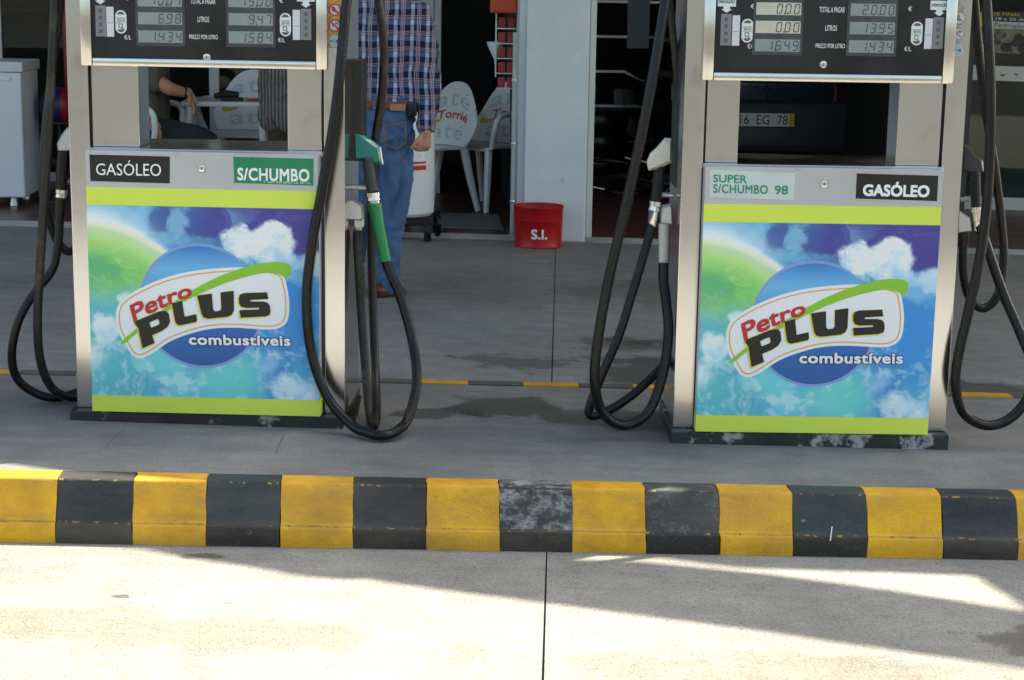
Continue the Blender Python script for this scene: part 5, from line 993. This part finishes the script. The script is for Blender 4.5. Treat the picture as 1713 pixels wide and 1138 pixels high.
body_ch = [sca(tor, .86), sca(ua, .8), sca(ua2, .8), sca(th1, .82), sca(th2, .82), fa, [(A(243, 150, .2), .045), (A(252, 190, -.1), .036), (lw, .03)]] + head(A(238, 22), Vector((1, -.2, 0))) + [[(A(237, 66), .06), (A(238, 40), .058)]] + hand(wr, A(334, 196, -.2) - wr, Vector((0, -1, .3)), .20, .14, Vector((-.8, 0, -.5))) + hand(lw, A(270, 226, -.3) - lw, Vector((.5, -.5, .6)), .17, .3, Vector((-.3, .2, -.8)))
blob('body', body_ch, .0075, SKIN, SIT, smooth_n=2)
blob('shirt', [tor, ua, ua2], .012, mat('olive_cotton', S(92, 88, 74), .9, var=.1, vscale=6), SIT, fold=.012); blob('trousers', [[(A(242, 216), .165, .175), (A(242, 232), .16, .17)], th1, th2], .012, mat('dark_trousers', S(44, 50, 52), .9, var=.12), SIT, fold=.01)
for k in (-.1, .16): blob('shoe', [[(A(352, 340, k), .045), (A(372, 345, k), .042)]], .012, SHOE, SIT)
c = A(313, 155.5, -.145) - base; MB().tube([c + Vector((-.004, .0, .0)) + Vector((0, .034 * math.cos(a), .034 * math.sin(a))) for a in np.linspace(0, 2 * math.pi, 17)], .008, 6, False).build('wrist_watch', BLACKP, SIT)
hc = A(238, 20); blob('hair', [[(hc + Vector((-.02, 0, -.01)), .085, .075), (hc + Vector((-.01, 0, .06)), .09, .078), (hc + Vector((0, 0, .09)), .06, .06)]], .012, HAIR, SIT)
# --- standing person in the striped grey shirt behind the left pump
SYp = 11.9; A = lambda u, v, dy=0.: at(u, v, SYp + dy); base = A(484, 350); base.z = gz(base.x) + FZ
STN = empty('person', base, label='standing person in a loose grey striped shirt and brown trousers behind the left pump', cat='person')
tor = [(A(484, -32), .12, .09), (A(484, -12), .20, .12), (A(484, 40), .215, .14), (A(484, 100), .205, .14), (A(484, 150), .205, .14), (A(485, 196), .215, .145)]
lg = [[(A(471, 190), .098, .11), (A(470, 260), .085), (A(470, 340), .07)], [(A(500, 190), .098, .11), (A(502, 260), .085), (A(502, 340), .07)]]
slv = [[(A(431 + 4, -2), .07), (A(432, 50, .08), .06), (A(452, 95, .2), .05)], [(A(534, -2), .07), (A(540, 60), .06), (A(540, 120), .05)]]
blob('body', [sca(tor, .85)] + [sca(x, .82) for x in lg] + [sca(x, .7) for x in slv] + [[(A(540, 110), .036), (A(540, 165), .03)], [(A(452, 92, .2), .036), (A(474, 110, .3), .03)]] + hand(A(540, 165), Vector((0, 0, -1)), Vector((-.6, .6, 0)), .17, .3, Vector((-.6, 0, 0))) + hand(A(474, 110, .3), Vector((1, .2, 0)), Vector((0, 0, 1)), .17, .5, Vector((0, -1, 0))) + head(A(484, -90), Vector((-.2, 1, 0))) + [[(A(484, -35), .06), (A(484, -60), .058)]], .0085, SKIN, STN, smooth_n=2)
STR = bpy.data.materials.new('striped_cotton'); STR.use_nodes = True; t = STR.node_tree; tc = t.nodes.new('ShaderNodeTexCoord'); wv = t.nodes.new('ShaderNodeTexWave'); wv.inputs['Scale'].default_value = 13; wv.inputs['Distortion'].default_value = 1.2; wv.bands_direction = 'X'; r = t.nodes.new('ShaderNodeValToRGB'); r.color_ramp.elements[0].color = (*S(70, 66, 62), 1); r.color_ramp.elements[1].color = (*S(132, 128, 124), 1)
t.links.new(tc.outputs['Object'], wv.inputs['Vector']); t.links.new(wv.outputs['Fac'], r.inputs[0]); t.links.new(r.outputs[0], t.nodes['Principled BSDF'].inputs['Base Color']); t.nodes['Principled BSDF'].inputs['Roughness'].default_value = .9
blob('shirt', [tor] + slv, .012, STR, STN, fold=.02, fscale=14); blob('trousers', [[(A(484, 178), .175, .125), (A(484, 205), .175, .125)]] + lg, .012, mat('brown_trousers', S(72, 54, 44), .9, var=.1), STN, fold=.01)
for u in (470, 502): blob('shoe', [[(A(u, 352, -.02), .045), (A(u, 350, .14), .042)]], .012, SHOE, STN)
hc = A(484, -93); blob('hair', [[(hc + Vector((0, -.03, -.03)), .074, .07), (hc + Vector((0, -.012, .04)), .082, .10), (hc + Vector((0, 0, .088)), .058, .078)]], .012, HAIR, STN, smooth_n=2)
